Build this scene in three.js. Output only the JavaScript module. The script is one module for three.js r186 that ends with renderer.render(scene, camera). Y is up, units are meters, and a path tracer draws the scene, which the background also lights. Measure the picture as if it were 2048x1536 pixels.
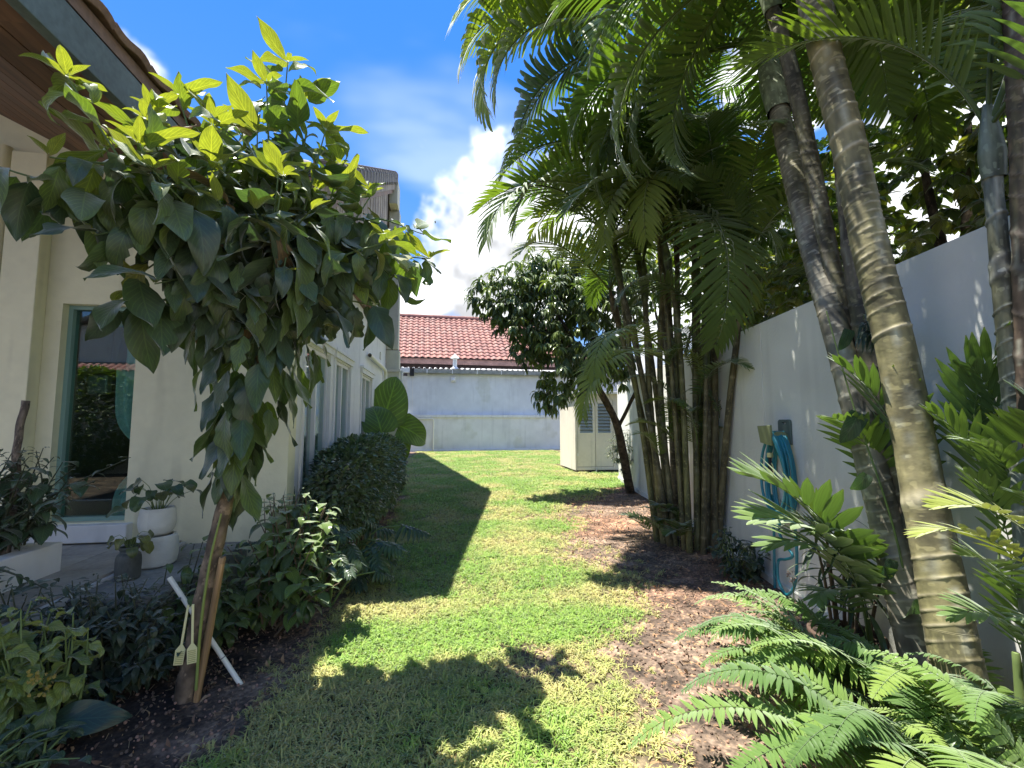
import * as THREE from 'three';
import { mergeGeometries } from 'three/addons/utils/BufferGeometryUtils.js';
import { RoundedBoxGeometry } from 'three/addons/geometries/RoundedBoxGeometry.js';

// ---------- camera, sky, sun, exposure ----------
const scene = new THREE.Scene();
const camera = new THREE.PerspectiveCamera(2 * Math.atan(768 / 900) * 180 / Math.PI, 4 / 3, 0.05, 600);
camera.position.set(0, 1.6, 0);
camera.rotation.set(0.08204, -0.14732, 0, 'YXZ');
const renderer = new THREE.WebGLRenderer({ antialias: true });
renderer.toneMapping = THREE.LinearToneMapping;
renderer.toneMappingExposure = 3.8;
renderer.shadowMap.enabled = true;

const TAU = Math.PI * 2, clamp = (x, a, b) => Math.min(b, Math.max(a, x)), mix = (a, b, t) => a + (b - a) * t;
const smooth = (a, b, x) => { const t = clamp((x - a) / (b - a), 0, 1); return t * t * (3 - 2 * t); };
function rng(seed) { let s = seed >>> 0; return () => { s = (s + 0x6d2b79f5) | 0; let t = Math.imul(s ^ (s >>> 15), 1 | s); t = (t + Math.imul(t ^ (t >>> 7), 61 | t)) ^ t; return ((t ^ (t >>> 14)) >>> 0) / 4294967296; }; }
const hash = (x, y, z) => { let h = Math.imul(x, 374761393) ^ Math.imul(y, 668265263) ^ Math.imul(z, 1274126177); h = Math.imul(h ^ (h >>> 13), 1274126177); return ((h ^ (h >>> 16)) >>> 0) / 4294967296; };
function noise3(x, y, z) {
  const xi = Math.floor(x), yi = Math.floor(y), zi = Math.floor(z), q = t => t * t * (3 - 2 * t), u = q(x - xi), v = q(y - yi), w = q(z - zi);
  const L = (a, b, t) => a + (b - a) * t;
  return L(L(L(hash(xi, yi, zi), hash(xi + 1, yi, zi), u), L(hash(xi, yi + 1, zi), hash(xi + 1, yi + 1, zi), u), v),
    L(L(hash(xi, yi, zi + 1), hash(xi + 1, yi, zi + 1), u), L(hash(xi, yi + 1, zi + 1), hash(xi + 1, yi + 1, zi + 1), u), v), w);
}
const fbm = (x, y, z, o = 4) => { let s = 0, a = 0.5, n = 0; for (let i = 0; i < o; i++) { s += a * noise3(x, y, z); n += a; x *= 2.03; y *= 2.03; z *= 2.03; a *= 0.5; } return s / n; };

// sky: deep tropical blue with cumulus banks all round the horizon
function makeSky() {
  const W = 2048, H = 1024, d = new Float32Array(W * H * 4);
  // towers of cumulus: direction (azimuth from -z towards +x, elevation), angular radii
  const banks = [[7, 20, 13, 15], [20, 26, 12, 10], [-6, 10, 12, 12], [30, 16, 16, 14], [-36, 31.5, 4.6, 3], [-58, 14, 18, 12], [62, 18, 20, 15], [95, 12, 20, 12], [130, 20, 18, 14], [168, 14, 22, 13], [-95, 18, 20, 14], [-132, 12, 22, 12], [-165, 24, 12, 8], [-20, 5, 14, 7], [45, 34, 9, 5], [-120, 40, 10, 6], [110, 45, 12, 6]];
  for (let j = 0; j < H; j++) {
    const el = ((j + 0.5) / H - 0.5) * Math.PI, y = Math.sin(el), c = Math.cos(el), eld = el * 180 / Math.PI;
    for (let i = 0; i < W; i++) {
      const ph = ((i + 0.5) / W - 0.5) * TAU, x = c * Math.cos(ph), z = c * Math.sin(ph), o = (j * W + i) * 4;
      const h = clamp(y, 0, 1), k = Math.pow(1 - h, 3.2);
      let r = mix(0.018, 0.15, k), g = mix(0.087, 0.26, k), b = mix(0.292, 0.42, k);
      if (y > -0.05) {
        const az = Math.atan2(x, -z) * 180 / Math.PI;
        let den = -1;
        for (const [a, e, ra, re] of banks) {
          let da = az - a; if (da > 180) da -= 360; if (da < -180) da += 360;
          const q = 1 - Math.hypot(da * Math.cos(el) / ra, (eld - e) / re);
          den = Math.max(den, q);
        }
        if (den > -0.75) {
          const n = fbm(x * 7 + 3, y * 7, z * 7, 6), n2 = fbm(x * 22, y * 22 + 9, z * 22, 4), v = den + (n - 0.5) * 1.9 + (n2 - 0.5) * 0.55;
          const a = smooth(0.02, 0.34, v);
          const lit = mix(0.40, 1.0, clamp(0.5 + (fbm(x * 7 + 3.25, y * 7 - 0.5, z * 7, 5) - n) * -3.2 + (n2 - 0.5) * 0.9, 0, 1)), w = 0.52 * lit;
          r = mix(r, w * 0.97, a); g = mix(g, w * 0.99, a); b = mix(b, w * 1.03, a);
        }
        const ci = smooth(0.52, 0.8, fbm(x * 2.2 / (y + 0.5), 4.2, z * 5 / (y + 0.5), 5)) * 0.22 * smooth(0.2, 0.5, y);
        r = mix(r, 0.5, ci); g = mix(g, 0.53, ci); b = mix(b, 0.6, ci);
      }
      d[o] = r; d[o + 1] = g; d[o + 2] = b; d[o + 3] = 1;
    }
  }
  const t = new THREE.DataTexture(d, W, H, THREE.RGBAFormat, THREE.FloatType);
  t.mapping = THREE.EquirectangularReflectionMapping; t.magFilter = t.minFilter = THREE.LinearFilter; t.wrapS = THREE.RepeatWrapping; t.needsUpdate = true;
  return t;
}
scene.background = makeSky();
scene.environment = scene.background;

const sunDir = new THREE.Vector3(-0.30, 1, -0.09).normalize();
const sun = new THREE.DirectionalLight(new THREE.Color(1, 0.955, 0.87), 3.5);
sun.name = 'sun'; sun.position.copy(sunDir).multiplyScalar(60); sun.castShadow = true; sun.shadow.mapSize.set(4096, 4096);
sun.target.position.set(1, 0, -8); sun.position.add(sun.target.position);
Object.assign(sun.shadow.camera, { left: -22, right: 22, top: 26, bottom: -26, near: 1, far: 140 }); sun.shadow.bias = -0.0004;
scene.add(sun, sun.target);

// ---------- helpers ----------
const V = (x, y, z) => new THREE.Vector3(x, y, z), v3 = a => new THREE.Vector3(a[0], a[1], a[2]);
const used = new Map();
const numbered = n => { const k = used.get(n) ?? 0; used.set(n, k + 1); return k ? n + '_' + String(k).padStart(3, '0') : n; };
function add(name, geo, mat, parent) { const m = new THREE.Mesh(geo, mat); m.name = parent ? name : numbered(name); m.castShadow = m.receiveShadow = true; (parent ?? scene).add(m); return m; }
function thing(name, label, category, p = [0, 0, 0], group) {
  const g = new THREE.Group(); g.name = numbered(name); g.position.set(...p); g.userData = { label, category };
  if (group) g.userData.group = group;
  scene.add(g); return g;
}
function tag(m, label, category, group) { m.userData = { label, category }; if (group) m.userData.group = group; return m; }
const structure = m => { m.userData.kind = 'structure'; return m; };
const stuff = m => { m.userData.kind = 'stuff'; return m; };
const lin = (r, g, b) => new THREE.Color().setRGB(r, g, b);

// uv in metres from positions, by the way each face points
function uvm(g, s = 1, off = 0) {
  const p = g.attributes.position, n = g.attributes.normal, uv = new Float32Array(p.count * 2);
  for (let i = 0; i < p.count; i++) {
    const ax = Math.abs(n.getX(i)), ay = Math.abs(n.getY(i)), az = Math.abs(n.getZ(i));
    const a = ax > ay && ax > az ? [p.getZ(i), p.getY(i)] : ay > az ? [p.getX(i), p.getZ(i)] : [p.getX(i), p.getY(i)];
    uv[i * 2] = a[0] * s + off; uv[i * 2 + 1] = a[1] * s + off * 0.7;
  }
  g.setAttribute('uv', new THREE.BufferAttribute(uv, 2)); return g;
}
// box given by its low and high corners
function box(x0, y0, z0, x1, y1, z1, r = 0) {
  const w = x1 - x0, h = y1 - y0, d = z1 - z0;
  const g = r ? new RoundedBoxGeometry(w, h, d, 2, Math.min(r, w / 2.1, h / 2.1, d / 2.1)) : new THREE.BoxGeometry(w, h, d);
  g.translate((x0 + x1) / 2, (y0 + y1) / 2, (z0 + z1) / 2);
  return uvm(g);
}
const merge = list => mergeGeometries(list.map(g => { const q = g.index ? g.toNonIndexed() : g; for (const k of Object.keys(q.attributes)) if (!['position', 'normal', 'uv'].includes(k)) q.deleteAttribute(k); return q; }));
// wall from an outline with holes; axes: 'xy' faces z, 'zy' faces x
function wallShape(outline, holes, depth, plane, at) {
  const s = new THREE.Shape(outline.map(p => new THREE.Vector2(p[0], p[1])));
  for (const [a0, b0, a1, b1] of holes) s.holes.push(new THREE.Path([[a0, b0], [a0, b1], [a1, b1], [a1, b0]].map(p => new THREE.Vector2(p[0], p[1]))));
  const g = new THREE.ExtrudeGeometry(s, { depth, bevelEnabled: false });
  if (plane === 'xy') g.translate(0, 0, at); else { g.rotateY(-Math.PI / 2); g.translate(at, 0, 0); }   // 'zy': first coordinate becomes z
  return uvm(g);
}

// ---------- textures ----------
function tex(W, H, fn, srgb = true, repeat = 1) {
  const d = new Uint8Array(W * H * 4);
  for (let j = 0; j < H; j++) for (let i = 0; i < W; i++) { const c = fn(i / W, j / H), o = (j * W + i) * 4; d[o] = clamp(c[0], 0, 1) * 255; d[o + 1] = clamp(c[1] ?? c[0], 0, 1) * 255; d[o + 2] = clamp(c[2] ?? c[0], 0, 1) * 255; d[o + 3] = 255; }
  const t = new THREE.DataTexture(d, W, H); t.wrapS = t.wrapT = THREE.RepeatWrapping; t.magFilter = THREE.LinearFilter; t.minFilter = THREE.LinearMipmapLinearFilter; t.generateMipmaps = true;
  if (srgb) t.colorSpace = THREE.SRGBColorSpace;
  t.repeat.set(repeat, repeat); t.needsUpdate = true; return t;
}
// tileable fbm over the unit square
function tfbm(u, v, f, o, seed) { let s = 0, a = 0.5, n = 0; for (let k = 0; k < o; k++) {
  const x = u * f, y = v * f, xi = Math.floor(x), yi = Math.floor(y), q = t => t * t * (3 - 2 * t), a0 = q(x - xi), b0 = q(y - yi), m = t => ((t % f) + f) % f;
  const h = (i, j) => hash(m(xi + i), m(yi + j), seed + k * 17);
  s += a * mix(mix(h(0, 0), h(1, 0), a0), mix(h(0, 1), h(1, 1), a0), b0); n += a; f *= 2; a *= 0.5; } return s / n; }
const plasterTex = tex(512, 512, (u, v) => { const a = tfbm(u, v, 3, 5, 1), b = tfbm(u, v, 40, 2, 2), drip = smooth(0.56, 0.8, tfbm(u * 1, v * 0.12, 24, 2, 5)) * smooth(0.5, 0.75, tfbm(u, v, 2, 3, 8)); const k = 0.95 + (a - 0.5) * 0.09 + (b - 0.5) * 0.04 - drip * 0.06; return [k, k, k * 0.995]; }, true, 0.4);
const plasterBump = tex(256, 256, (u, v) => [tfbm(u, v, 32, 3, 12)], false, 1.6);
const stainTex = tex(512, 512, (u, v) => { const a = tfbm(u, v, 2, 5, 31), b = tfbm(u, v, 14, 3, 32), drip = smooth(0.5, 0.75, tfbm(u, v * 0.1, 30, 3, 33)); const blot = smooth(0.58, 0.72, tfbm(u, v, 5, 5, 35)); const k = 0.95 + (a - 0.5) * 0.16 + (b - 0.5) * 0.07 - drip * 0.035 - blot * 0.05; return [k, k * 0.996, k * (0.985 - blot * 0.03)]; }, true, 0.22);
const woodTex = tex(256, 512, (u, v) => { const w = tfbm(u, v * 0.08, 24, 4, 41), n = tfbm(u, v, 4, 4, 42); const k = 0.55 + w * 0.5 + (n - 0.5) * 0.25; return [k, k * 0.93, k * 0.86]; }, true, 1.2);
const barkTex = tex(256, 256, (u, v) => { const n = tfbm(u, v, 5, 5, 51), l = smooth(0.66, 0.76, tfbm(u, v, 14, 3, 52)), d = smooth(0.6, 0.8, tfbm(u, v, 8, 4, 53)); let k = 0.62 + (n - 0.5) * 0.7 - d * 0.22; k = mix(k, 0.98, l * 0.6); return [k, k * 0.98, k * 0.92]; }, true, 2.4);
const palmTex = tex(256, 256, (u, v) => { const n = tfbm(u, v * 0.25, 20, 3, 56), f = tfbm(u, v, 5, 4, 57), l = smooth(0.70, 0.78, tfbm(u, v, 22, 2, 58)); let k = 0.78 + (n - 0.5) * 0.4 + (f - 0.5) * 0.45; k = mix(k, 1, l * 0.9); return [k, k * 0.985, k * 0.95]; }, true, 1.6);
const barkBump = tex(256, 256, (u, v) => [tfbm(u, v, 10, 5, 55)], false, 2.4);
const soilTex = tex(512, 512, (u, v) => { const a = tfbm(u, v, 6, 5, 61), b = tfbm(u, v, 48, 3, 62), c = smooth(0.62, 0.7, tfbm(u, v, 30, 3, 63)); const k = 0.55 + (a - 0.5) * 0.7 + (b - 0.5) * 0.5; return [k + c * 0.28, k * 0.97 + c * 0.22, k * 0.93 + c * 0.14]; }, true, 1.1);
const soilBump = tex(512, 512, (u, v) => [tfbm(u, v, 20, 5, 65)], false, 1.1);
// veins of a broad leaf: pale midrib and side veins
const veinOf = (u, v, n, slope) => { const x = Math.abs(u - 0.5) * 2, mid = 1 - smooth(0.02, 0.07, x), q = ((v - x * slope) * n % 1 + 1) % 1, side = (1 - smooth(0.04, 0.16, Math.min(q, 1 - q))) * smooth(0, 0.1, x) * (1 - smooth(0.75, 1, x)); return Math.max(mid, side * 0.7); };
const leafTex = tex(128, 256, (u, v) => { const e = veinOf(u, v, 9, 0.35), n = tfbm(u, v, 6, 4, 71), k = 0.78 + (n - 0.5) * 0.22 + e * 0.2; return [k + e * 0.03, k, k * 0.9]; });
const leafBump = tex(128, 256, (u, v) => [0.6 - veinOf(u, v, 9, 0.35) * 0.5 + (tfbm(u, v, 12, 2, 72) - 0.5) * 0.3], false);
const stripTex = tex(64, 128, (u, v) => { const n = tfbm(u, v * 0.1, 16, 3, 75), k = 0.82 + (n - 0.5) * 0.3, tip = smooth(0.93, 1, v) * smooth(0.35, 0.6, n); return [mix(k, 0.95, tip), mix(k, 0.7, tip), mix(k * 0.9, 0.45, tip)]; });
const concreteTex = tex(256, 256, (u, v) => { const k = 0.72 + (tfbm(u, v, 4, 5, 81) - 0.5) * 0.4 + (tfbm(u, v, 60, 2, 82) - 0.5) * 0.15; return [k, k, k * 0.98]; }, true, 0.8);
const carpetTex = tex(128, 128, (u, v) => { const s = Math.sin(u * TAU * 6 + Math.sin(v * TAU * 6)) * Math.sin(v * TAU * 9); const k = smooth(0.2, 0.5, s); return [mix(0.03, 0.35, k), mix(0.06, 0.5, k), mix(0.22, 0.7, k)]; }, true, 2);

const S = (o) => new THREE.MeshStandardMaterial(o), PH = (o) => new THREE.MeshPhysicalMaterial({ side: THREE.DoubleSide, ...o });
const M = {
  white: S({ color: lin(0.80, 0.80, 0.78), map: plasterTex, bumpMap: plasterBump, bumpScale: 0.0012, roughness: 0.85 }),
  cream: S({ color: lin(0.82, 0.79, 0.56), map: plasterTex, bumpMap: plasterBump, bumpScale: 0.0012, roughness: 0.85 }),
  gardenWall: S({ color: lin(0.78, 0.79, 0.76), map: stainTex, bumpMap: plasterBump, bumpScale: 0.0016, roughness: 0.88 }),
  backWall: S({ color: lin(0.78, 0.79, 0.79), map: stainTex, bumpMap: plasterBump, bumpScale: 0.002, roughness: 0.9 }),
  neighbour: S({ color: lin(0.72, 0.76, 0.80), map: stainTex, bumpMap: plasterBump, bumpScale: 0.002, roughness: 0.9 }),
  trim: S({ color: lin(0.62, 0.6, 0.52), map: plasterTex, roughness: 0.7 }),
  olive: S({ color: lin(0.64, 0.63, 0.51), map: plasterTex, roughness: 0.7 }),
  clad: S({ color: lin(0.52, 0.50, 0.47), map: woodTex, roughness: 0.75 }),
  wood: S({ color: lin(0.20, 0.115, 0.065), map: woodTex, bumpMap: woodTex, bumpScale: 0.002, roughness: 0.6 }),
  brownTrim: S({ color: lin(0.27, 0.17, 0.12), map: woodTex, roughness: 0.6 }),
  fascia: S({ color: lin(0.17, 0.23, 0.23), map: concreteTex, roughness: 0.55 }),
  tileBrown: S({ color: lin(0.36, 0.22, 0.165), map: concreteTex, roughness: 0.75 }),
  tileDark: S({ color: lin(0.10, 0.085, 0.085), map: concreteTex, roughness: 0.7 }),
  alu: S({ color: lin(0.72, 0.73, 0.72), roughness: 0.4, metalness: 0.1 }),
  aluDark: S({ color: lin(0.2, 0.22, 0.22), roughness: 0.45, metalness: 0.3 }),
  glass: PH({ color: lin(0.72, 0.86, 0.82), transmission: 1, roughness: 0.0, ior: 1.7, thickness: 0, side: THREE.FrontSide }),
  dark: S({ color: lin(0.012, 0.012, 0.013), roughness: 0.6 }),
  grey: S({ color: lin(0.46, 0.46, 0.44), map: concreteTex, roughness: 0.9 }),
  floorTile: S({ color: lin(0.62, 0.58, 0.52), map: concreteTex, roughness: 0.5 }),
  pvc: S({ color: lin(0.82, 0.8, 0.68), roughness: 0.45 }),
  pot: S({ color: lin(0.74, 0.76, 0.72), map: plasterTex, bumpMap: plasterBump, bumpScale: 0.002, roughness: 0.7 }),
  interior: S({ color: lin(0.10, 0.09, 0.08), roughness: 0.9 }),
};

// ---------- ground and lawn ----------
{
  const g = new THREE.PlaneGeometry(400, 400); g.rotateX(-Math.PI / 2); g.translate(0, -0.03, 0); uvm(g);
  structure(add('ground', g, S({ color: lin(0.22, 0.16, 0.11), map: soilTex, bumpMap: soilBump, bumpScale: 0.01, roughness: 1 })));
}
// how bare the soil is (0 lawn, 1 bare) at x, Z = metres ahead; the bed along the wall and the planting bed by the house are bare
const leftEdge = Z => Z < 3.5 ? mix(-1.25, -0.95, clamp((Z - 2.2) / 1.3, 0, 1)) : Z < 5.8 ? mix(-0.95, -0.98, (Z - 3.5) / 2.3) : Z < 10 ? mix(-0.98, -0.8, (Z - 5.8) / 4.2) : -1.45;
const rightEdge = Z => Z < 2.5 ? mix(0.75, 1.45, clamp((Z - 1.6) / 0.9, 0, 1)) : Z < 4.6 ? mix(1.45, 2.05, (Z - 2.5) / 2.1) : Z < 7.4 ? mix(2.05, 2.0, (Z - 4.6) / 2.8) : Z < 10.5 ? mix(2.0, 4.2, (Z - 7.4) / 3.1) : 12;
function bare(x, Z) {
  const n = fbm(x * 1.3 + 7, 3.1, Z * 1.3, 4) - 0.5, n2 = fbm(x * 4.5, 9.1, Z * 4.5, 3) - 0.5, w = n * 1.5 + n2 * 0.5;
  const r = smooth(-0.95, 0.2, x - rightEdge(Z) + w), l = smooth(-0.16, 0.12, leftEdge(Z) - x + w * 0.35);
  const worn = smooth(0.08, 0.28, n) * 0.62 * smooth(13, 6, Z) * smooth(-0.6, 0.6, x);
  return clamp(Math.max(r, l, worn), 0, 1);
}
const groundY = (x, Z) => (fbm(x * 0.8, 1.7, Z * 0.8, 3) - 0.5) * 0.05 + smooth(0.2, 1.6, x - rightEdge(Z)) * 0.05 * smooth(12, 9, Z) + smooth(0, 0.7, leftEdge(Z) - x) * 0.05 * smooth(11, 9, Z) + (fbm(x * 6, 5, Z * 6, 3) - 0.5) * 0.02;
{
  const nx = 150, nz = 230, x0 = -6, x1 = 9, Z0 = -1, Z1 = 25.4, pos = [], col = [], uv = [], idx = [];
  for (let j = 0; j <= nz; j++) for (let i = 0; i <= nx; i++) {
    const x = mix(x0, x1, i / nx), Z = mix(Z0, Z1, j / nz), b = bare(x, Z);
    pos.push(x, groundY(x, Z), -Z); uv.push(x, Z);
    const red = smooth(0.42, 0.62, fbm(x * 0.9 + 2, 6, Z * 0.9, 3)) * smooth(1.2, 2.2, x) * smooth(3.2, 4.6, Z), n = fbm(x * 3, 2, Z * 3, 3);
    const soil = [mix(0.44, 0.60, red), mix(0.335, 0.37, red), mix(0.265, 0.26, red)], dark = smooth(0, 0.4, leftEdge(Z) - x) * smooth(11, 9, Z), thatch = [0.36, 0.33, 0.15];
    const k = 0.8 + n * 0.45;
    for (let c = 0; c < 3; c++) col.push(mix(thatch[c], mix(soil[c], [0.12, 0.088, 0.068][c], dark), smooth(0.15, 0.75, b)) * k);
  }
  for (let j = 0; j < nz; j++) for (let i = 0; i < nx; i++) { const a = j * (nx + 1) + i, b = a + 1, c = a + nx + 1, d = c + 1; idx.push(a, b, c, b, d, c); }
  const g = new THREE.BufferGeometry(); g.setAttribute('position', new THREE.Float32BufferAttribute(pos, 3)); g.setAttribute('uv', new THREE.Float32BufferAttribute(uv, 2)); g.setAttribute('color', new THREE.Float32BufferAttribute(col, 3)); g.setIndex(idx); g.computeVertexNormals();
  structure(add('lawn', g, S({ vertexColors: true, map: soilTex, bumpMap: soilBump, bumpScale: 0.012, roughness: 1 })));
}

// ---------- the house by the terrace, with the tall gabled wing beyond ----------
const house = thing('white_house', 'white house with tall gabled wing, sliding windows and timber porch ceiling', 'house');
// front wall (faces the camera) with the tall window
add('wall', wallShape([[-6.5, -0.05], [-1.46, -0.05], [-1.46, 4.08], [-2.7, 4.08], [-3.3, 4.2], [-6.5, 5.6]], [[-3.43, 0.71, -2.81, 2.66]], 0.2, 'xy', -4.75), M.cream, house);
// window: reveal frame, pane, sill
{
  const f = add('window', merge([box(-3.43, 0.71, -4.70, -3.395, 2.66, -4.62), box(-2.845, 0.71, -4.70, -2.81, 2.66, -4.62), box(-3.394, 2.625, -4.70, -2.846, 2.66, -4.62), box(-3.394, 0.71, -4.70, -2.846, 0.745, -4.62)]), S({ color: lin(0.22, 0.36, 0.32), roughness: 0.4 }), house);
  add('pane', box(-3.393, 0.746, -4.665, -2.847, 2.624, -4.659), M.glass, f);
  add('sill', box(-3.6, 0.55, -4.56, -2.74, 0.70, -4.47, 0.01), M.white, house);
}
add('pilaster', box(-3.84, 0.54, -4.549, -3.56, 4.0, -4.43, 0.008), M.cream, house);
add('pilaster', box(-4.6, 0.54, -4.549, -4.0, 4.1, -4.36, 0.008), M.cream, house);
{
  const dp = add('downpipe', uvm(new THREE.CylinderGeometry(0.045, 0.045, 3.5, 14).translate(-3.92, 2.3, -4.47)), M.cream, house);
  for (const y of [2.74, 1.2]) add('pipe_clamp', box(-3.99, y - 0.02, -4.53, -3.85, y + 0.02, -4.415, 0.006), M.cream, dp);
}
// room behind the window
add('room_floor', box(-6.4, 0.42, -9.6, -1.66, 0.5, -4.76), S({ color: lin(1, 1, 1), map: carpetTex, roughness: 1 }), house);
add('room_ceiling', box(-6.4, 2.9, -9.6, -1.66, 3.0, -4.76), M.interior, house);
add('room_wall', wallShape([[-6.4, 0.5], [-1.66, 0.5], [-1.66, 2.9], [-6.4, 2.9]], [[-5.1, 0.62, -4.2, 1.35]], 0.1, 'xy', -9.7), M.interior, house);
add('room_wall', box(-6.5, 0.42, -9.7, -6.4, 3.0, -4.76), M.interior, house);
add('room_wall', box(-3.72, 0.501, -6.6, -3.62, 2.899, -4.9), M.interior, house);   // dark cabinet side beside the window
{
  const gr = add('window_grille', merge([...Array(6)].map((_, i) => box(-5.05 + i * 0.17, 0.62, -9.66, -5.035 + i * 0.17, 1.35, -9.645)).concat([0.8, 1.0, 1.2].map(y => box(-5.1, y, -9.644, -4.2, y + 0.015, -9.63)))), M.dark, house);
}
// wing wall beside the lawn, three windows
const wz = (a, b) => [-b, -a];   // Z ahead -> z range
{
  const holes = [[4.95, 0.6, 5.95, 2.42], [6.25, 0.6, 7.2, 2.42], [8.15, 1.3, 9.25, 2.42]].map(([a, y0, b, y1]) => [-b, y0, -a, y1]);
  add('wall', wallShape([[-11.3, -0.05], [-4.76, -0.05], [-4.76, 3.66], [-11.3, 3.66]], holes, 0.18, 'zy', -1.46), M.white, house);
  add('wall', box(-1.64, -0.05, -4.76, -1.46, 3.66, -4.751), M.white, house);
  for (const [z0, y0, z1, y1] of holes) {
    const fr = add('window', merge([box(-1.56, y0, z0, -1.48, y1, z0 + 0.045), box(-1.56, y0, z1 - 0.045, -1.48, y1, z1), box(-1.56, y1 - 0.045, z0 + 0.046, -1.48, y1, z1 - 0.046), box(-1.56, y0, z0 + 0.046, -1.48, y0 + 0.045, z1 - 0.046)]), M.alu, house);
    const zm = (z0 + z1) / 2;
    add('mullion', box(-1.545, y0 + 0.046, zm - 0.03, -1.475, y1 - 0.046, zm + 0.02), M.alu, fr);
    add('pane', box(-1.522, y0 + 0.046, zm + 0.021, -1.517, y1 - 0.046, z1 - 0.046), M.glass, fr);
    add('pane', box(-1.508, y0 + 0.046, z0 + 0.046, -1.503, y1 - 0.046, zm - 0.031), M.glass, fr);
    // moulded surround: jambs and stepped head
    add('architrave', box(-1.46, y0, z0 - 0.07, -1.44, y1 + 0.02, z0 - 0.002), M.white, fr); add('architrave', box(-1.46, y0, z1 + 0.002, -1.44, y1 + 0.02, z1 + 0.07), M.white, fr);
    add('lintel', merge([box(-1.46, y1 + 0.021, z0 - 0.1, -1.42, y1 + 0.10, z1 + 0.1), box(-1.46, y1 + 0.101, z0 - 0.13, -1.40, y1 + 0.14, z1 + 0.13)]), M.white, fr);
    add('curtain', box(-1.72, y0 + 0.02, z0 + 0.02, -1.71, y1 - 0.02, mix(z0, z1, 0.16)), PH({ color: lin(0.6, 0.66, 0.64), transmission: 0.3, roughness: 0.95 }), fr);
  }
  add('room_wall', wallShape([[-11.2, 0.3], [-4.9, 0.3], [-4.9, 2.9], [-11.2, 2.9]], [], 0.05, 'zy', -2.5), M.interior, house);
  // overflow pipe running under the soffit, with elbow and drop
  const c = new THREE.CatmullRomCurve3([[-1.40, 2.82, -8.6], [-1.40, 2.80, -10.6], [-1.40, 2.77, -10.82], [-1.40, 2.66, -10.9], [-1.40, 1.0, -10.92]].map(v3), false, 'catmullrom', 0.1);
  add('waste_pipe', new THREE.TubeGeometry(c, 40, 0.04, 10), M.pvc, house);
  add('vent_grille', box(-1.459, 2.98, -10.4, -1.44, 3.14, -10.28), M.trim, house);
  // brown trim on the wall head, then slatted soffit out to the gable boards
  add('brown_trim', box(-1.459, 3.58, -11.19, -1.38, 3.66, -4.6), M.brownTrim, house);
  add('brown_trim', box(-1.379, 3.62, -11.19, -1.33, 3.66, -4.6), M.brownTrim, house);
  for (let i = 0; i < 3; i++) add('soffit_board', box(-1.46 + i * 0.075, 3.661, -11.1, -1.39 + i * 0.075, 3.69, -4.6), M.trim, house);
}
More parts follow.
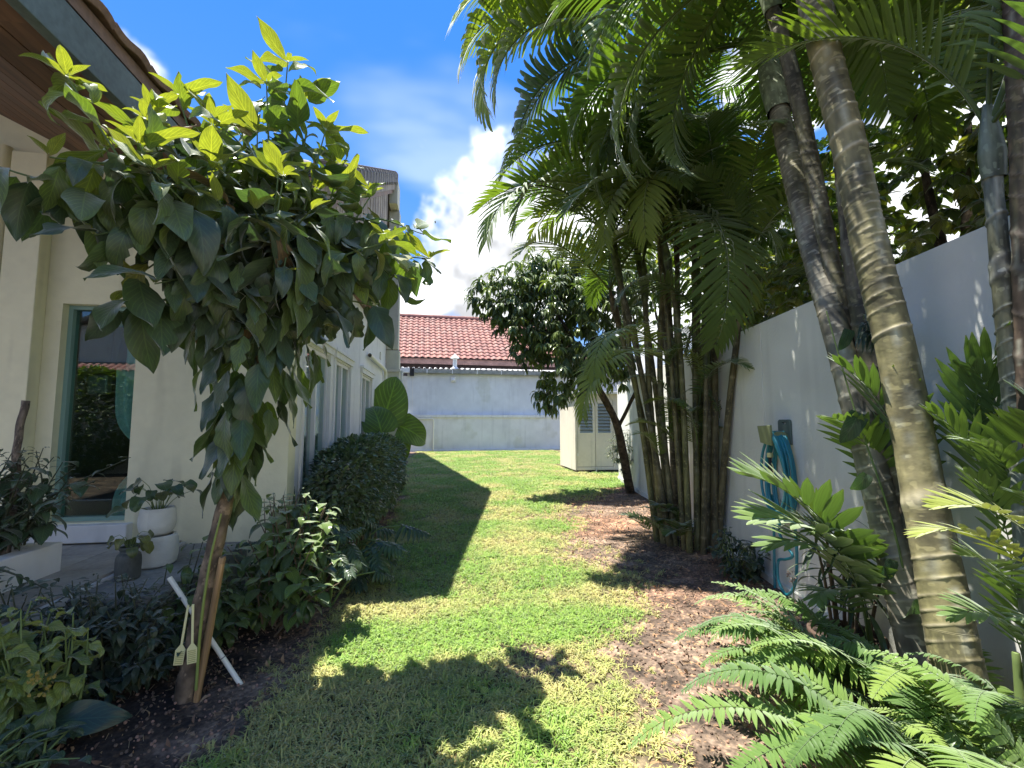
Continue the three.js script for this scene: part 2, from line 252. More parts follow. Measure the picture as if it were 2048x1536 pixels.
// gable roof of the wing: rises away from the camera to the ridge, falls beyond it
const rake = t => V(-1.25, mix(4.19, 7.62, t), mix(-4.66, -10.9, t));
{
  const a = rake(0), b = rake(1), n = V(0, b.z - a.z, -(b.y - a.y)).normalize().negate();
  const slab = (A, B, C, D, th) => { // A,B,C,D upper face corners, th thickness downwards
    const p = [A, B, C, D], q = p.map(v => v.clone().add(V(0, -th, 0))), f = (i, j, k, l) => [i, j, k, i, k, l].flatMap(v => v.toArray());
    const g = new THREE.BufferGeometry(); g.setAttribute('position', new THREE.Float32BufferAttribute([...f(p[0], p[1], p[2], p[3]), ...f(q[3], q[2], q[1], q[0]), ...[0, 1, 2, 3].flatMap(i => f(p[(i + 1) % 4], p[i], q[i], q[(i + 1) % 4]))], 3));
    g.computeVertexNormals(); return uvm(g);
  };
  add('roof', slab(a, V(-9, a.y, a.z), V(-9, b.y, b.z), b, 0.1), M.tileDark, house);
  add('roof', slab(b.clone().add(V(0, 0, -0.004)), V(-9, b.y, b.z - 0.004), V(-9, 4.4, -24), V(-2.5, 4.85, -23.6), 0.1), M.tileDark, house);
  // gable boards: vertical slats under the rake
  for (let z = -4.8, i = 0; z > -10.0; z -= 0.145, i++) {
    const t = (-4.66 - z) / 6.24, y = mix(4.19, 7.62, t) - 0.36;
    if (y > 3.75) add('gable_board', box(-1.36, 3.7, z - 0.135, -1.335 + (i % 2) * 0.006, y, z), M.clad, house);
  }
  add('barge_board', slab(V(-1.27, a.y - 0.101, a.z), V(-1.32, a.y - 0.101, a.z), V(-1.32, b.y - 0.101, b.z), V(-1.27, b.y - 0.101, b.z), 0.26), M.clad, house);
  add('barge_board', slab(V(-1.321, a.y - 0.101, a.z - 0.02), V(-1.345, a.y - 0.101, a.z - 0.02), V(-1.345, b.y - 0.101, b.z), V(-1.321, b.y - 0.101, b.z), 0.36), M.brownTrim, house);
  // verge tiles, one lapping the next
  const L = a.distanceTo(b), cnt = 22, ang = Math.atan2(b.y - a.y, a.z - b.z);
  const prof = new THREE.Shape(); prof.moveTo(0, -0.2); prof.lineTo(0.012, 0.0); prof.quadraticCurveTo(0.0, 0.085, -0.09, 0.085); prof.lineTo(-0.2, 0.06); prof.lineTo(-0.2, 0.035); prof.lineTo(-0.095, 0.06); prof.quadraticCurveTo(-0.02, 0.06, -0.014, 0); prof.lineTo(-0.024, -0.2); prof.closePath();
  const vg = new THREE.ExtrudeGeometry(prof, { depth: L / cnt * 0.27, bevelEnabled: true, bevelSize: 0.004, bevelThickness: 0.004, bevelSegments: 1, curveSegments: 5 }); uvm(vg);
  const tm = [S({ color: lin(0.44, 0.40, 0.38), map: concreteTex, roughness: 0.7 }), S({ color: lin(0.36, 0.33, 0.32), map: concreteTex, roughness: 0.7 })];
  add('verge_backing', slab(V(-1.218, a.y + 0.03, a.z), V(-1.30, a.y + 0.03, a.z), V(-1.30, b.y + 0.03, b.z), V(-1.218, b.y + 0.03, b.z), 0.2), M.dark, house);
  for (let i = 0; i < cnt; i++) { const m = add('verge_tile', vg, tm[i % 3 ? 1 : 0], house); m.position.copy(rake((i + 1.05) / cnt)); m.position.x = -1.224; m.rotation.x = ang - 0.09; m.position.y += 0.0; }
  // row of eave tiles on the side that faces the camera
  const bar = new THREE.Shape(); bar.absarc(0, 0, 0.11, 0, Math.PI, false); bar.absarc(0, 0, 0.09, Math.PI, 0, true); bar.closePath();
  const eg = uvm(new THREE.ExtrudeGeometry(bar, { depth: 0.5, bevelEnabled: false, curveSegments: 6 }));
  for (let i = 0; i < 16; i++) { const m = add('eave_tile', eg, tm[i % 2], house); m.position.set(-1.55 - i * 0.235, 4.20 + 0.3 * Math.tan(ang), -5.06); m.rotation.x = ang; m.position.y -= 0.0; }
  add('fascia', box(-8, 3.95, -4.70, -1.36, 4.085, -4.67), M.brownTrim, house);
}
// end fin of the wing that faces the camera, panelled
{
  add('fin_wall', box(-1.46, -0.05, -11.6, -1.13, 2.86, -11.3), M.olive, house);
  for (const [y0, y1] of [[2.88, 3.34], [3.36, 5.2], [5.22, 6.9]]) {
    const p = add('fin_panel', box(-1.46, y0, -11.6, mix(-1.13, -1.2, (y1 - 3) / 4), y1, -11.32, 0.01), M.olive, house);
    add('panel_rim', merge([box(-1.44, y0 + 0.03, -11.319, -1.42, y1 - 0.03, -11.305), box(-1.225, y0 + 0.03, -11.319, -1.205, y1 - 0.03, -11.305)]), M.trim, p);
  }
  add('fin_panel', box(-1.42, 6.92, -11.5, -1.22, 7.55, -10.95, 0.01), M.olive, house);
  add('fin_ledge', box(-1.46, 2.80, -11.299, -1.10, 2.875, -11.25, 0.006), M.trim, house);
  add('downpipe', uvm(new THREE.CylinderGeometry(0.035, 0.035, 2.9, 10).translate(-1.08, 1.4, -11.45)), M.white, house);
}
// porch roof over the terrace: timber ceiling, grey-green fascia, tile edge
{
  const z0 = -4.54, z1 = 2.6, sl = 0.5, nb = 18;
  for (let i = 0; i < nb; i++) {
    const xa = -2.12 - i * 0.185, xb = xa - 0.177, lift = x => 3.64 + sl * Math.max(0, -2.55 - x), ya = lift(xa), yb = lift(xb), th = 0.02;
    const g = new THREE.BufferGeometry(), q = [[xa, ya, z0], [xb, yb, z0], [xb, yb, z1], [xa, ya, z1]], u = q.map(p => [p[0], p[1] + th, p[2]]), f = (a, b, c, d) => [...a, ...b, ...c, ...a, ...c, ...d];
    g.setAttribute('position', new THREE.Float32BufferAttribute([...f(q[0], q[3], q[2], q[1]), ...f(u[0], u[1], u[2], u[3]), ...f(q[0], q[1], u[1], u[0]), ...f(q[1], q[2], u[2], u[1]), ...f(q[2], q[3], u[3], u[2]), ...f(q[3], q[0], u[0], u[3])], 3));
    g.computeVertexNormals(); uvm(g);
    add('ceiling_board', g, M.wood, house);
  }
  add('fascia', box(-2.115, 3.61, z0, -2.05, 3.86, z1, 0.006), M.fascia, house);
  add('cover_strip', box(-2.56, 3.58, z0 - 0.005, -2.12, 3.638, z0 + 0.05), M.wood, house);
  const rs = new THREE.Shape([[-2.05, 3.87], [-5.6, 5.6], [-5.6, 5.72], [-2.05, 3.96]].map(p => new THREE.Vector2(...p)));
  add('roof', uvm(new THREE.ExtrudeGeometry(rs, { depth: z1 - z0, bevelEnabled: false }).translate(0, 0, z0)), M.tileBrown, house);
  const bs = new THREE.Shape(); bs.moveTo(-0.165, 0); bs.quadraticCurveTo(-0.08, 0.035, 0, 0.012); bs.quadraticCurveTo(0.08, -0.01, 0.163, 0.012); bs.lineTo(0.163, 0.05); bs.quadraticCurveTo(0.08, 0.03, 0, 0.052); bs.quadraticCurveTo(-0.08, 0.075, -0.165, 0.04); bs.closePath();
  const bg = uvm(new THREE.ExtrudeGeometry(bs, { depth: 0.42, bevelEnabled: true, bevelSize: 0.004, bevelThickness: 0.004, bevelSegments: 1, curveSegments: 4 }));
  const tm = [M.tileBrown, S({ color: lin(0.40, 0.25, 0.19), map: concreteTex, roughness: 0.75 })];
  for (let i = 0; i < 21; i++) { const m = add('eave_tile', bg, tm[(i * 5) % 3 ? 0 : 1], house); m.position.set(-2.02, 3.96, z0 + 0.17 + i * 0.334); m.rotation.order = 'YXZ'; m.rotation.y = -Math.PI / 2; m.rotation.x = -Math.atan(0.47); }
  add('porch_column', box(-4.9, 0, 0.6, -4.6, 4.6, 0.9), M.cream, house);
}
// terrace: tiled floor with separate tiles, grey slab edge
const terrace = thing('terrace', 'raised tiled terrace with grey concrete edge below the tall window', 'terrace');
{
  add('slab', box(-4.6, -0.03, -4.549, -2.30, 0.515, -1.4), M.white, terrace);
  add('step', box(-2.299, -0.03, -4.549, -1.78, 0.50, -3.25, 0.012), M.grey, terrace);
  const tg = box(-0.2, 0, -0.2, 0.195, 0.02, 0.195, 0.004), tms = [M.floorTile, S({ color: lin(0.58, 0.54, 0.49), map: concreteTex, roughness: 0.5 })];
  for (let i = 0; i < 6; i++) for (let j = 0; j < 8; j++) { const m = add('tile', tg, tms[(i * 7 + j * 3) % 2], terrace); m.position.set(-2.52 - i * 0.4, 0.517, -4.33 + j * 0.4); }
}
const planter = thing('white_planter_wall', 'low white planter wall at the terrace edge, filled with soil', 'planter');
{
  add('wall', box(-2.82, -0.03, -3.75, -2.70, 0.74, -1.5, 0.01), M.white, planter);
  add('wall', box(-4.2, -0.03, -3.75, -2.821, 0.74, -3.64, 0.01), M.white, planter);
  const g = new THREE.PlaneGeometry(1.4, 2.2, 24, 36); g.rotateX(-Math.PI / 2); g.translate(-3.52, 0.66, -2.55);
  const p = g.attributes.position; for (let i = 0; i < p.count; i++) p.setY(i, 0.66 + fbm(p.getX(i) * 6, 2, p.getZ(i) * 6, 3) * 0.08); g.computeVertexNormals();
  add('soil', uvm(g), S({ color: lin(0.10, 0.075, 0.06), map: soilTex, roughness: 1 }), planter);
}

// ---------- things behind the glass ----------
{
  const sp = thing('loudspeaker', 'black loudspeaker hung behind the top of the tall window', 'speaker', [-3.30, 2.30, -4.95]);
  const g = new THREE.ExtrudeGeometry(new THREE.Shape([[-0.2, -0.2], [0.15, -0.16], [0.19, 0.2], [-0.2, 0.22]].map(p => new THREE.Vector2(...p))), { depth: 0.26, bevelEnabled: true, bevelSize: 0.015, bevelThickness: 0.015, bevelSegments: 2 }); g.translate(0, 0, -0.14);
  add('cabinet', uvm(g), M.dark, sp);
  add('speaker_grille', box(-0.17, -0.13, 0.137, 0.13, 0.16, 0.145, 0.004), S({ color: lin(0.02, 0.02, 0.022), roughness: 0.9 }), sp);
  add('bracket', merge([box(-0.16, -0.44, -0.06, 0.02, -0.25, 0.02, 0.02), box(0.18, 0.02, -0.04, 0.26, 0.05, -0.01)]), M.aluDark, sp);
  for (const x of [-0.07, 0.01]) add('knob', new THREE.SphereGeometry(0.012, 10, 8).translate(x, -0.17, 0.14), M.alu, sp);
}
{
  const cols = 44, rows = 34, pos = [], idx = [];
  for (let j = 0; j <= rows; j++) for (let i = 0; i <= cols; i++) {
    const v = j / rows, u = i / cols, y = mix(0.56, 2.62, v), waist = 1 - 0.62 * Math.exp(-(((y - 1.25) / 0.22) ** 2)) - 0.12 * (1 - v), w = 0.40 * waist;
    const x = -2.80 - w * (1 - u), z = -4.92 + Math.sin(u * 26 + v * 1.5) * 0.022 * (0.5 + waist * 0.5);
    pos.push(x, y, z);
  }
  for (let j = 0; j < rows; j++) for (let i = 0; i < cols; i++) { const a = j * (cols + 1) + i, b = a + 1, c = a + cols + 1; idx.push(a, b, c, b, c + 1, c); }
  const g = new THREE.BufferGeometry(); g.setAttribute('position', new THREE.Float32BufferAttribute(pos, 3)); g.setIndex(idx); g.computeVertexNormals();
  tag(add('curtain', g, PH({ color: lin(0.58, 0.78, 0.75), transmission: 0.25, roughness: 0.95 })), 'pale turquoise sheer curtain tied back inside the tall window', 'curtain');
}

// ---------- garden wall on the side of the palms ----------
const sideWall = thing('garden_wall', 'tall smooth white garden wall behind the palms and hose', 'wall', [2.36, 0, 0]);
sideWall.rotation.y = -Math.atan(0.199);
for (const [a, b] of [[3.4, -0.1], [-0.108, -4.2], [-4.208, -8.3], [-8.308, -12.2]]) {
  add('wall_panel', box(0, -0.05, b, 0.16, 2.6, a, 0.006), M.gardenWall, sideWall);
}
add('footing', box(-0.03, -0.05, -12.2, 0.159, 0.09, 3.4), M.gardenWall, sideWall);
const onWall = (Z, y, off = 0) => V(-off, y, -Z).applyAxisAngle(V(0, 1, 0), sideWall.rotation.y).add(V(2.36, 0, 0));

// ---------- back garden wall and the neighbours behind it ----------
const backWall = thing('back_garden_wall', 'long pale garden wall with coping closing the far end of the lawn', 'wall', [-2.4, 0, -24.3]); backWall.rotation.y = 0.06;
add('wall', box(0, -0.05, -0.15, 15, 1.78, 0), M.backWall, backWall);
add('coping', box(-0.1, 1.781, -0.2, 15, 1.93, 0.06, 0.012), M.white, backWall);
add('plinth', box(0, -0.05, 0.001, 15, 0.1, 0.05), M.white, backWall);
add('pier', box(-0.02, -0.05, 0.001, 0.42, 1.779, 0.05), M.white, backWall);
{
  const c = new THREE.CatmullRomCurve3([[0.62, 1.72, 0.09], [1.6, 1.72, 0.09], [1.78, 1.7, 0.09], [1.8, 1.55, 0.09], [1.8, 0.05, 0.09]].map(v3), false, 'catmullrom', 0.05);
  add('drain_pipe', new THREE.TubeGeometry(c, 40, 0.035, 8), M.pvc, backWall);
  const c2 = new THREE.CatmullRomCurve3([[0.02, 1.6, 0.08], [0.34, 1.5, 0.08], [0.36, 1.3, 0.08], [0.6, 1.28, 0.08]].map(v3), false, 'catmullrom', 0.1);
  add('drain_pipe', new THREE.TubeGeometry(c2, 30, 0.03, 8), M.pvc, backWall);
}
const nb = thing('neighbour_house', 'neighbouring pale rendered house with red tiled roof above the back wall', 'house', [-2.4, 0, -24.3]); nb.rotation.y = 0.06;
{
  add('wall', box(0.4, 1.0, -0.6, 15, 4.16, -0.22), M.neighbour, nb);
  add('pier', box(0.1, 1.0, -0.6, 0.399, 4.0, -0.2), M.backWall, nb);
  add('pier', box(0.66, 1.0, -0.219, 0.70, 4.15, -0.205), M.backWall, nb);
  add('side_wall', box(-1.6, 1.0, -0.7, 0.099, 4.2, -0.4), M.backWall, nb);
  const gut = add('gutter', merge([box(0.75, 4.161, -0.3, 15, 4.38, 0.02, 0.012)]), S({ color: lin(0.5, 0.52, 0.5), map: concreteTex, roughness: 0.5, metalness: 0.2 }), nb);
  for (let i = 0; i < 9; i++) add('gutter_joint', box(1.4 + i * 1.35, 4.155, -0.31, 1.44 + i * 1.35, 4.386, 0.026), M.alu, gut);
  add('gutter', box(0.05, 4.161, -0.3, 0.5, 4.42, 0.02, 0.012), M.alu, nb);
  add('gutter_bracket', box(0.52, 4.0, -0.2, 0.74, 4.4, -0.05), M.dark, nb);
  // corrugated sheet edge: one ridge after another
  const cs = new THREE.Shape(); cs.absarc(0, 0, 0.06, 0, Math.PI, false); cs.absarc(0, 0, 0.045, Math.PI, 0, true); cs.closePath();
  const cg = uvm(new THREE.ExtrudeGeometry(cs, { depth: 1.5, bevelEnabled: false, curveSegments: 5 }).translate(0, 0, -1.5));
  for (let i = 0; i < 42; i++) { const m = add('roof_sheet', cg, M.white, nb); m.position.set(0.1 + i * 0.3, 4.40, 0.04); m.rotation.x = 0.12; }
  add('lean_to_roof', box(0, 4.30, -1.6, 15, 4.385, -0.31), M.white, nb);
  add('house_wall', box(-3, 0, -6, 15, 5.0, -2.8), S({ color: lin(0.07, 0.05, 0.05), roughness: 0.9 }), nb);
  add('fascia', box(-3.2, 4.96, -2.5, 12, 5.32, -2.44), S({ color: lin(0.62, 0.36, 0.30), map: concreteTex, roughness: 0.6 }), nb);
  // pantiles, row by row up the slope, hipped at the far end
  const y0 = 5.34, zE = -2.38, pitch = 0.66, cw = 0.36, rl = 0.40, rows = 14;
  const ps = new THREE.Shape(); ps.moveTo(-cw / 2, 0); ps.lineTo(-cw / 2 + 0.07, 0); ps.bezierCurveTo(-0.09, 0, -0.09, 0.066, 0.02, 0.066); ps.bezierCurveTo(0.12, 0.066, 0.12, 0, cw / 2, 0.002); ps.lineTo(cw / 2, -0.028); ps.bezierCurveTo(0.10, -0.028, 0.10, 0.036, 0.02, 0.036); ps.bezierCurveTo(-0.07, 0.036, -0.07, -0.028, -cw / 2 + 0.07, -0.028); ps.lineTo(-cw / 2, -0.028); ps.closePath();
  const pg = uvm(new THREE.ExtrudeGeometry(ps, { depth: rl * 1.08, bevelEnabled: false, curveSegments: 3 }).translate(0, 0, -rl * 1.08));
  const reds = [[0.50, 0.225, 0.18], [0.46, 0.20, 0.165], [0.53, 0.25, 0.20], [0.43, 0.19, 0.16], [0.36, 0.17, 0.145], [0.48, 0.26, 0.22]].map(c => S({ color: lin(...c), map: concreteTex, roughness: 0.7 }));
  const r = rng(77);
  let n = 0; const hid = [];
  for (let j = 0; j < rows; j++) for (let i = 0; i < 42; i++) {
    const x = -2.8 + i * cw, s = j * rl, xe = 12 - s * 0.5;
    if (x > xe) continue;
    const m = new THREE.Matrix4().compose(V(x, y0 + s * Math.sin(pitch), zE - s * Math.cos(pitch)), new THREE.Quaternion().setFromAxisAngle(V(1, 0, 0), pitch - 0.13), V(1, 1, 1));
    if (x < 7.0 && x > -0.2 && n < 300) { const t = add('roof_tile', pg, reds[Math.floor(r() * reds.length)], nb); t.applyMatrix4(m); t.position.y += (r() - 0.5) * 0.012; t.rotation.z += (r() - 0.5) * 0.02; n++; } else hid.push(m);
  }
  const im = new THREE.InstancedMesh(pg, reds[0], hid.length); hid.forEach((m, i) => im.setMatrixAt(i, m)); im.name = 'roof_tiles'; stuff(im); im.castShadow = im.receiveShadow = true; nb.add(im);
  const top = y0 + rows * rl * Math.sin(pitch), zt = zE - rows * rl * Math.cos(pitch);
  const rs = new THREE.Shape(); rs.absarc(0, 0, 0.13, 0, Math.PI, false); rs.lineTo(-0.13, -0.08); rs.lineTo(0.13, -0.08); rs.closePath();
  const rg = uvm(new THREE.ExtrudeGeometry(rs, { depth: 0.42, bevelEnabled: true, bevelSize: 0.008, bevelThickness: 0.008, bevelSegments: 1, curveSegments: 5 }));
  for (let i = 0; i < 28; i++) { const m = add('ridge_tile', rg, reds[i % 4], nb); m.position.set(-2.8 + i * 0.43, top + 0.03, zt); m.rotation.y = Math.PI / 2; }
  const under = new THREE.BufferGeometry(); under.setAttribute('position', new THREE.Float32BufferAttribute([-3, y0 - 0.06, zE, 12, y0 - 0.08, zE, 9.2, top - 0.08, zt, -3, y0 - 0.08, zE, 9.2, top - 0.08, zt, -3, top - 0.06, zt], 3)); under.computeVertexNormals(); uvm(under);
  add('roof_deck', under, S({ color: lin(0.12, 0.08, 0.07), roughness: 1, side: THREE.DoubleSide }), nb);
  // the shaded far side of the roof and the hip
  const hip = new THREE.BufferGeometry(); hip.setAttribute('position', new THREE.Float32BufferAttribute([12, y0 - 0.08, zE, 12, y0 - 0.08, zE - 9, 9.2, top - 0.08, zt, -3, top - 0.08, zt, 9.2, top - 0.08, zt, 12, y0, zE - 9, -3, top - 0.08, zt, 12, y0, zE - 9, -3, y0, zE - 9], 3)); hip.computeVertexNormals(); uvm(hip);
  add('roof_deck', hip, S({ color: lin(0.44, 0.2, 0.165), roughness: 0.8, side: THREE.DoubleSide }), nb);
}
{ // flue with cowl on the lean-to roof, and the bulkhead lamp below it
  const v = thing('flue_pipe', 'pale metal flue pipe with conical cowl standing on the gutter line', 'flue', [0.5, 4.42, -24.7]);
  add('pipe', new THREE.LatheGeometry([[0.2, 0], [0.2, 0.06], [0.15, 0.09], [0.15, 0.12], [0.115, 0.14], [0.115, 0.62]].map(p => new THREE.Vector2(...p)), 18), M.alu, v);
  add('cowl', new THREE.LatheGeometry([[0.24, 0.6], [0.235, 0.63], [0.07, 0.78], [0.05, 0.84], [0, 0.85]].map(p => new THREE.Vector2(...p)), 18), M.alu, v);
  const l = thing('wall_lamp', 'small white bulkhead lamp on the neighbouring wall under the gutter', 'lamp', [0.42, 3.86, -24.66]);
  add('housing', box(-0.14, -0.14, -0.06, 0.14, 0.14, 0.06, 0.03), M.white, l);
  add('lens', new THREE.SphereGeometry(0.1, 14, 10, 0, TAU, 0, Math.PI / 2).rotateX(Math.PI / 2).scale(1, 0.8, 0.6).translate(0, -0.02, 0.061), M.alu, l);
}

// ---------- garden shed ----------
const shed = thing('garden_shed', 'cream garden shed with two narrow louvred doors beside the small tree', 'shed', [4.06, 0, -13.8]);
{
  const sm = S({ color: lin(0.76, 0.70, 0.58), map: plasterTex, roughness: 0.6 });
  add('wall', wallShape([[0, 0.06], [2.9, 0.06], [2.9, 2.45], [0, 2.45]], [[0.065, 0.16, 1.255, 2.3]], 0.05, 'xy', -0.05), sm, shed);
  add('wall', box(0, 0.06, -1.9, 0.05, 2.45, -0.051), sm, shed); add('wall', box(2.85, 0.06, -1.9, 2.9, 2.45, -0.051), sm, shed); add('wall', box(0.051, 0.06, -1.95, 2.849, 2.45, -1.9), sm, shed);
  add('roof', box(-0.12, 2.451, -2.05, 3.02, 2.53, 0.14, 0.01), M.white, shed);
  add('base', box(0.12, -0.05, -1.8, 2.8, 0.059, -0.12), M.dark, shed);
  add('threshold', box(0.05, 0.07, 0.001, 1.27, 0.135, 0.02), sm, shed);
  for (const x of [0.075, 0.665]) {
    const d = add('door', wallShape([[x, 0.17], [x + 0.575, 0.17], [x + 0.575, 2.29], [x, 2.29]], [[x + 0.08, 1.22, x + 0.495, 2.16]], 0.04, 'xy', -0.035), sm, shed);
    for (let k = 0; k < 9; k++) { const s = add('louvre', box(x + 0.082, -0.006, -0.055, x + 0.493, 0.006, 0.055), S({ color: lin(0.32, 0.36, 0.35), roughness: 0.25 }), d); s.position.set(0, 1.27 + k * 0.104, -0.012); s.rotation.x = 0.9; }
    add('window_bead', merge([box(x + 0.065, 1.205, 0.006, x + 0.51, 1.225, 0.014), box(x + 0.065, 1.226, 0.006, x + 0.08, 2.16, 0.014), box(x + 0.495, 1.226, 0.006, x + 0.51, 2.16, 0.014)]), M.white, d);
    for (const y of [0.5, 1.9]) add('hinge', box(x < 0.1 ? x - 0.012 : x + 0.565, y, 0.006, x < 0.1 ? x + 0.012 : x + 0.589, y + 0.09, 0.016), M.alu, d);
  }
  add('post', box(0.64, -0.04, 0.021, 0.68, 0.14, 0.05), sm, shed);
  const c = new THREE.CatmullRomCurve3([[1.5, 1.5, 0.02], [1.36, 1.1, 0.03], [1.4, 0.75, 0.03], [1.65, 0.55, 0.02]].map(v3));
  add('cable', new THREE.TubeGeometry(c, 24, 0.008, 6), M.dark, shed);
}

// ---------- plant builders ----------
// a broad leaf: base at the origin, grows along +y, upper face +z
function leafGeo({ L = 0.2, W = 0.08, n = 7, fold = 0.25, bend = 0.5, prof = 'ovate', wave = 0.06, twist = 0, seed = 1, bites = 0 }) {
  const r = rng(seed), pos = [], uv = [], idx = []; let y = 0, z = 0, a = -bend * 0.25;
  const P = { ovate: t => Math.pow(Math.sin(Math.PI * Math.pow(t, 0.72)), 0.85), lance: t => Math.pow(Math.sin(Math.PI * Math.pow(t, 0.85)), 0.9), heart: t => t < 0.12 ? mix(0.7, 0.98, t / 0.12) : Math.pow(Math.cos((t - 0.12) / 0.88 * Math.PI / 2), 0.62), round: t => Math.sqrt(Math.max(0, 1 - (2 * t - 1) ** 2)) }[prof];
  for (let i = 0; i <= n; i++) {
    const t = i / n, w = Math.max(0.0008, W / 2 * P(clamp(t, 0.002, 0.998))), bl = r() < bites ? 0.35 + r() * 0.45 : 1, br = r() < bites ? 0.35 + r() * 0.45 : 1, wv = Math.sin(t * 9 + seed) * wave * W, wv2 = Math.cos(t * 8 + seed * 2) * wave * W, tw = twist * t;
    const row = [[-w * bl, w * bl * fold + wv], [-w * bl * 0.5, w * bl * fold * 0.62], [0, 0], [w * br * 0.5, w * br * fold * 0.62], [w * br, w * br * fold + wv2]];
    row.forEach(([x, h], k) => { const c = Math.cos(tw), s = Math.sin(tw), X = x * c - h * s, Hh = x * s + h * c; pos.push(X, y - Math.sin(-a) * 0 - Hh * Math.sin(a), z + Hh * Math.cos(a)); uv.push(0.5 + (k - 2) / 4 * (k < 2 ? bl : k > 2 ? br : 1), t); });
    const ds = L / n; y += Math.cos(a) * ds; z += Math.sin(a) * ds; a -= bend / n * 1.5;
  }
  for (let i = 0; i < n; i++) for (let k = 0; k < 4; k++) { const a0 = i * 5 + k, b0 = a0 + 1, c0 = a0 + 5; idx.push(a0, b0, c0, b0, c0 + 1, c0); }
  const g = new THREE.BufferGeometry(); g.setAttribute('position', new THREE.Float32BufferAttribute(pos, 3)); g.setAttribute('uv', new THREE.Float32BufferAttribute(uv, 2)); g.setIndex(idx); g.computeVertexNormals(); return g;
}
const leafMat = (r, g, b, o = {}) => PH({ color: lin(r, g, b), map: leafTex, bumpMap: leafBump, bumpScale: 0.0015, roughness: 0.92, transmission: 0.42, clearcoat: 0.7, clearcoatRoughness: 0.2, ...o });
const stripMat = (r, g, b, o = {}) => PH({ color: lin(r, g, b), map: stripTex, roughness: 0.9, transmission: 0.45, clearcoat: 0.35, clearcoatRoughness: 0.35, ...o });
function basis(p, d, n, s) {
  const y = d.clone().normalize(), x = V(0, 0, 0).crossVectors(y, n); if (x.lengthSq() < 1e-6) x.set(1, 0, 0); x.normalize();
  const z = V(0, 0, 0).crossVectors(x, y);
  return new THREE.Matrix4().makeBasis(x, y, z).scale(V(s, s, s)).setPosition(p);
}
// collects leaves of one plant; the largest in the picture become parts, the rest one mass
class Leaves {
  constructor(parent, geos, mats, name = 'leaf') { Object.assign(this, { parent, geos, mats, name, list: [] }); }
  put(p, d, n, s, g, m) { this.list.push({ m: basis(p, d, n, s), k: s / Math.max(0.5, p.distanceTo(camera.position)), g: g % this.geos.length, t: m % this.mats.length }); }
  done(most) {
    const inv = new THREE.Matrix4().makeTranslation(this.parent.position.clone().negate());
    this.list.sort((a, b) => b.k - a.k);
    const rest = new Map();
    this.list.forEach((l, i) => {
      l.m.premultiply(inv);
      if (i < most) { const q = add(this.name, this.geos[l.g], this.mats[l.t], this.parent); l.m.decompose(q.position, q.quaternion, q.scale); } else { const k = l.g + '/' + l.t; if (!rest.has(k)) rest.set(k, []); rest.get(k).push(l); }
    });
    for (const a of rest.values()) { const im = new THREE.InstancedMesh(this.geos[a[0].g], this.mats[a[0].t], a.length); a.forEach((l, i) => im.setMatrixAt(i, l.m)); im.name = 'foliage'; stuff(im); im.castShadow = im.receiveShadow = true; this.parent.add(im); }
  }
}
// limb along points with given radii; ring(s, theta) adds to the radius, col gives a vertex colour
function limb(pts, radii, { n = 24, m = 9, ring, col, tension = 0.5 } = {}) {
  const c = new THREE.CatmullRomCurve3(pts.map(p => p.isVector3 ? p : v3(p)), false, 'catmullrom', tension), Ln = c.getLength(), pos = [], uv = [], cl = [], idx = [];
  const ref = Math.abs(c.getTangentAt(0.5).y) > 0.8 ? V(1, 0, 0) : V(0, 1, 0);
  for (let i = 0; i <= n; i++) {
    const t = i / n, p = c.getPointAt(t), T = c.getTangentAt(t), A = V(0, 0, 0).crossVectors(T, ref).normalize(), B = V(0, 0, 0).crossVectors(A, T), q = t * (radii.length - 1), k = Math.min(radii.length - 2, Math.floor(q)), r0 = mix(radii[k], radii[k + 1], q - k);
    for (let j = 0; j <= m; j++) {
      const th = j / m * TAU, r = r0 + (ring ? ring(t * Ln, th) : 0), x = Math.cos(th), y = Math.sin(th);
      pos.push(p.x + (A.x * x + B.x * y) * r, p.y + (A.y * x + B.y * y) * r, p.z + (A.z * x + B.z * y) * r); uv.push(j / m * Math.max(1, Math.round(r0 * TAU * 2.4)) / 2.4, t * Ln);
      if (col) cl.push(...col(t * Ln, th));
    }
  }
  for (let i = 0; i < n; i++) for (let j = 0; j < m; j++) { const a = i * (m + 1) + j, b = a + m + 1; idx.push(a, a + 1, b, a + 1, b + 1, b); }
  const e = pos.length / 3, last = n * (m + 1), pe = c.getPointAt(1); pos.push(pe.x, pe.y, pe.z); uv.push(0, Ln); if (col) cl.push(...col(Ln, 0)); for (let j = 0; j < m; j++) idx.push(last + j, last + j + 1, e);
  const g = new THREE.BufferGeometry(); g.setAttribute('position', new THREE.Float32BufferAttribute(pos, 3)); g.setAttribute('uv', new THREE.Float32BufferAttribute(uv, 2)); if (col) g.setAttribute('color', new THREE.Float32BufferAttribute(cl, 3)); g.setIndex(idx); g.computeVertexNormals();
  g.userData.curve = c; return g;
}
const rel = (pts, o) => pts.map(p => (p.isVector3 ? p.clone() : v3(p)).sub(o));
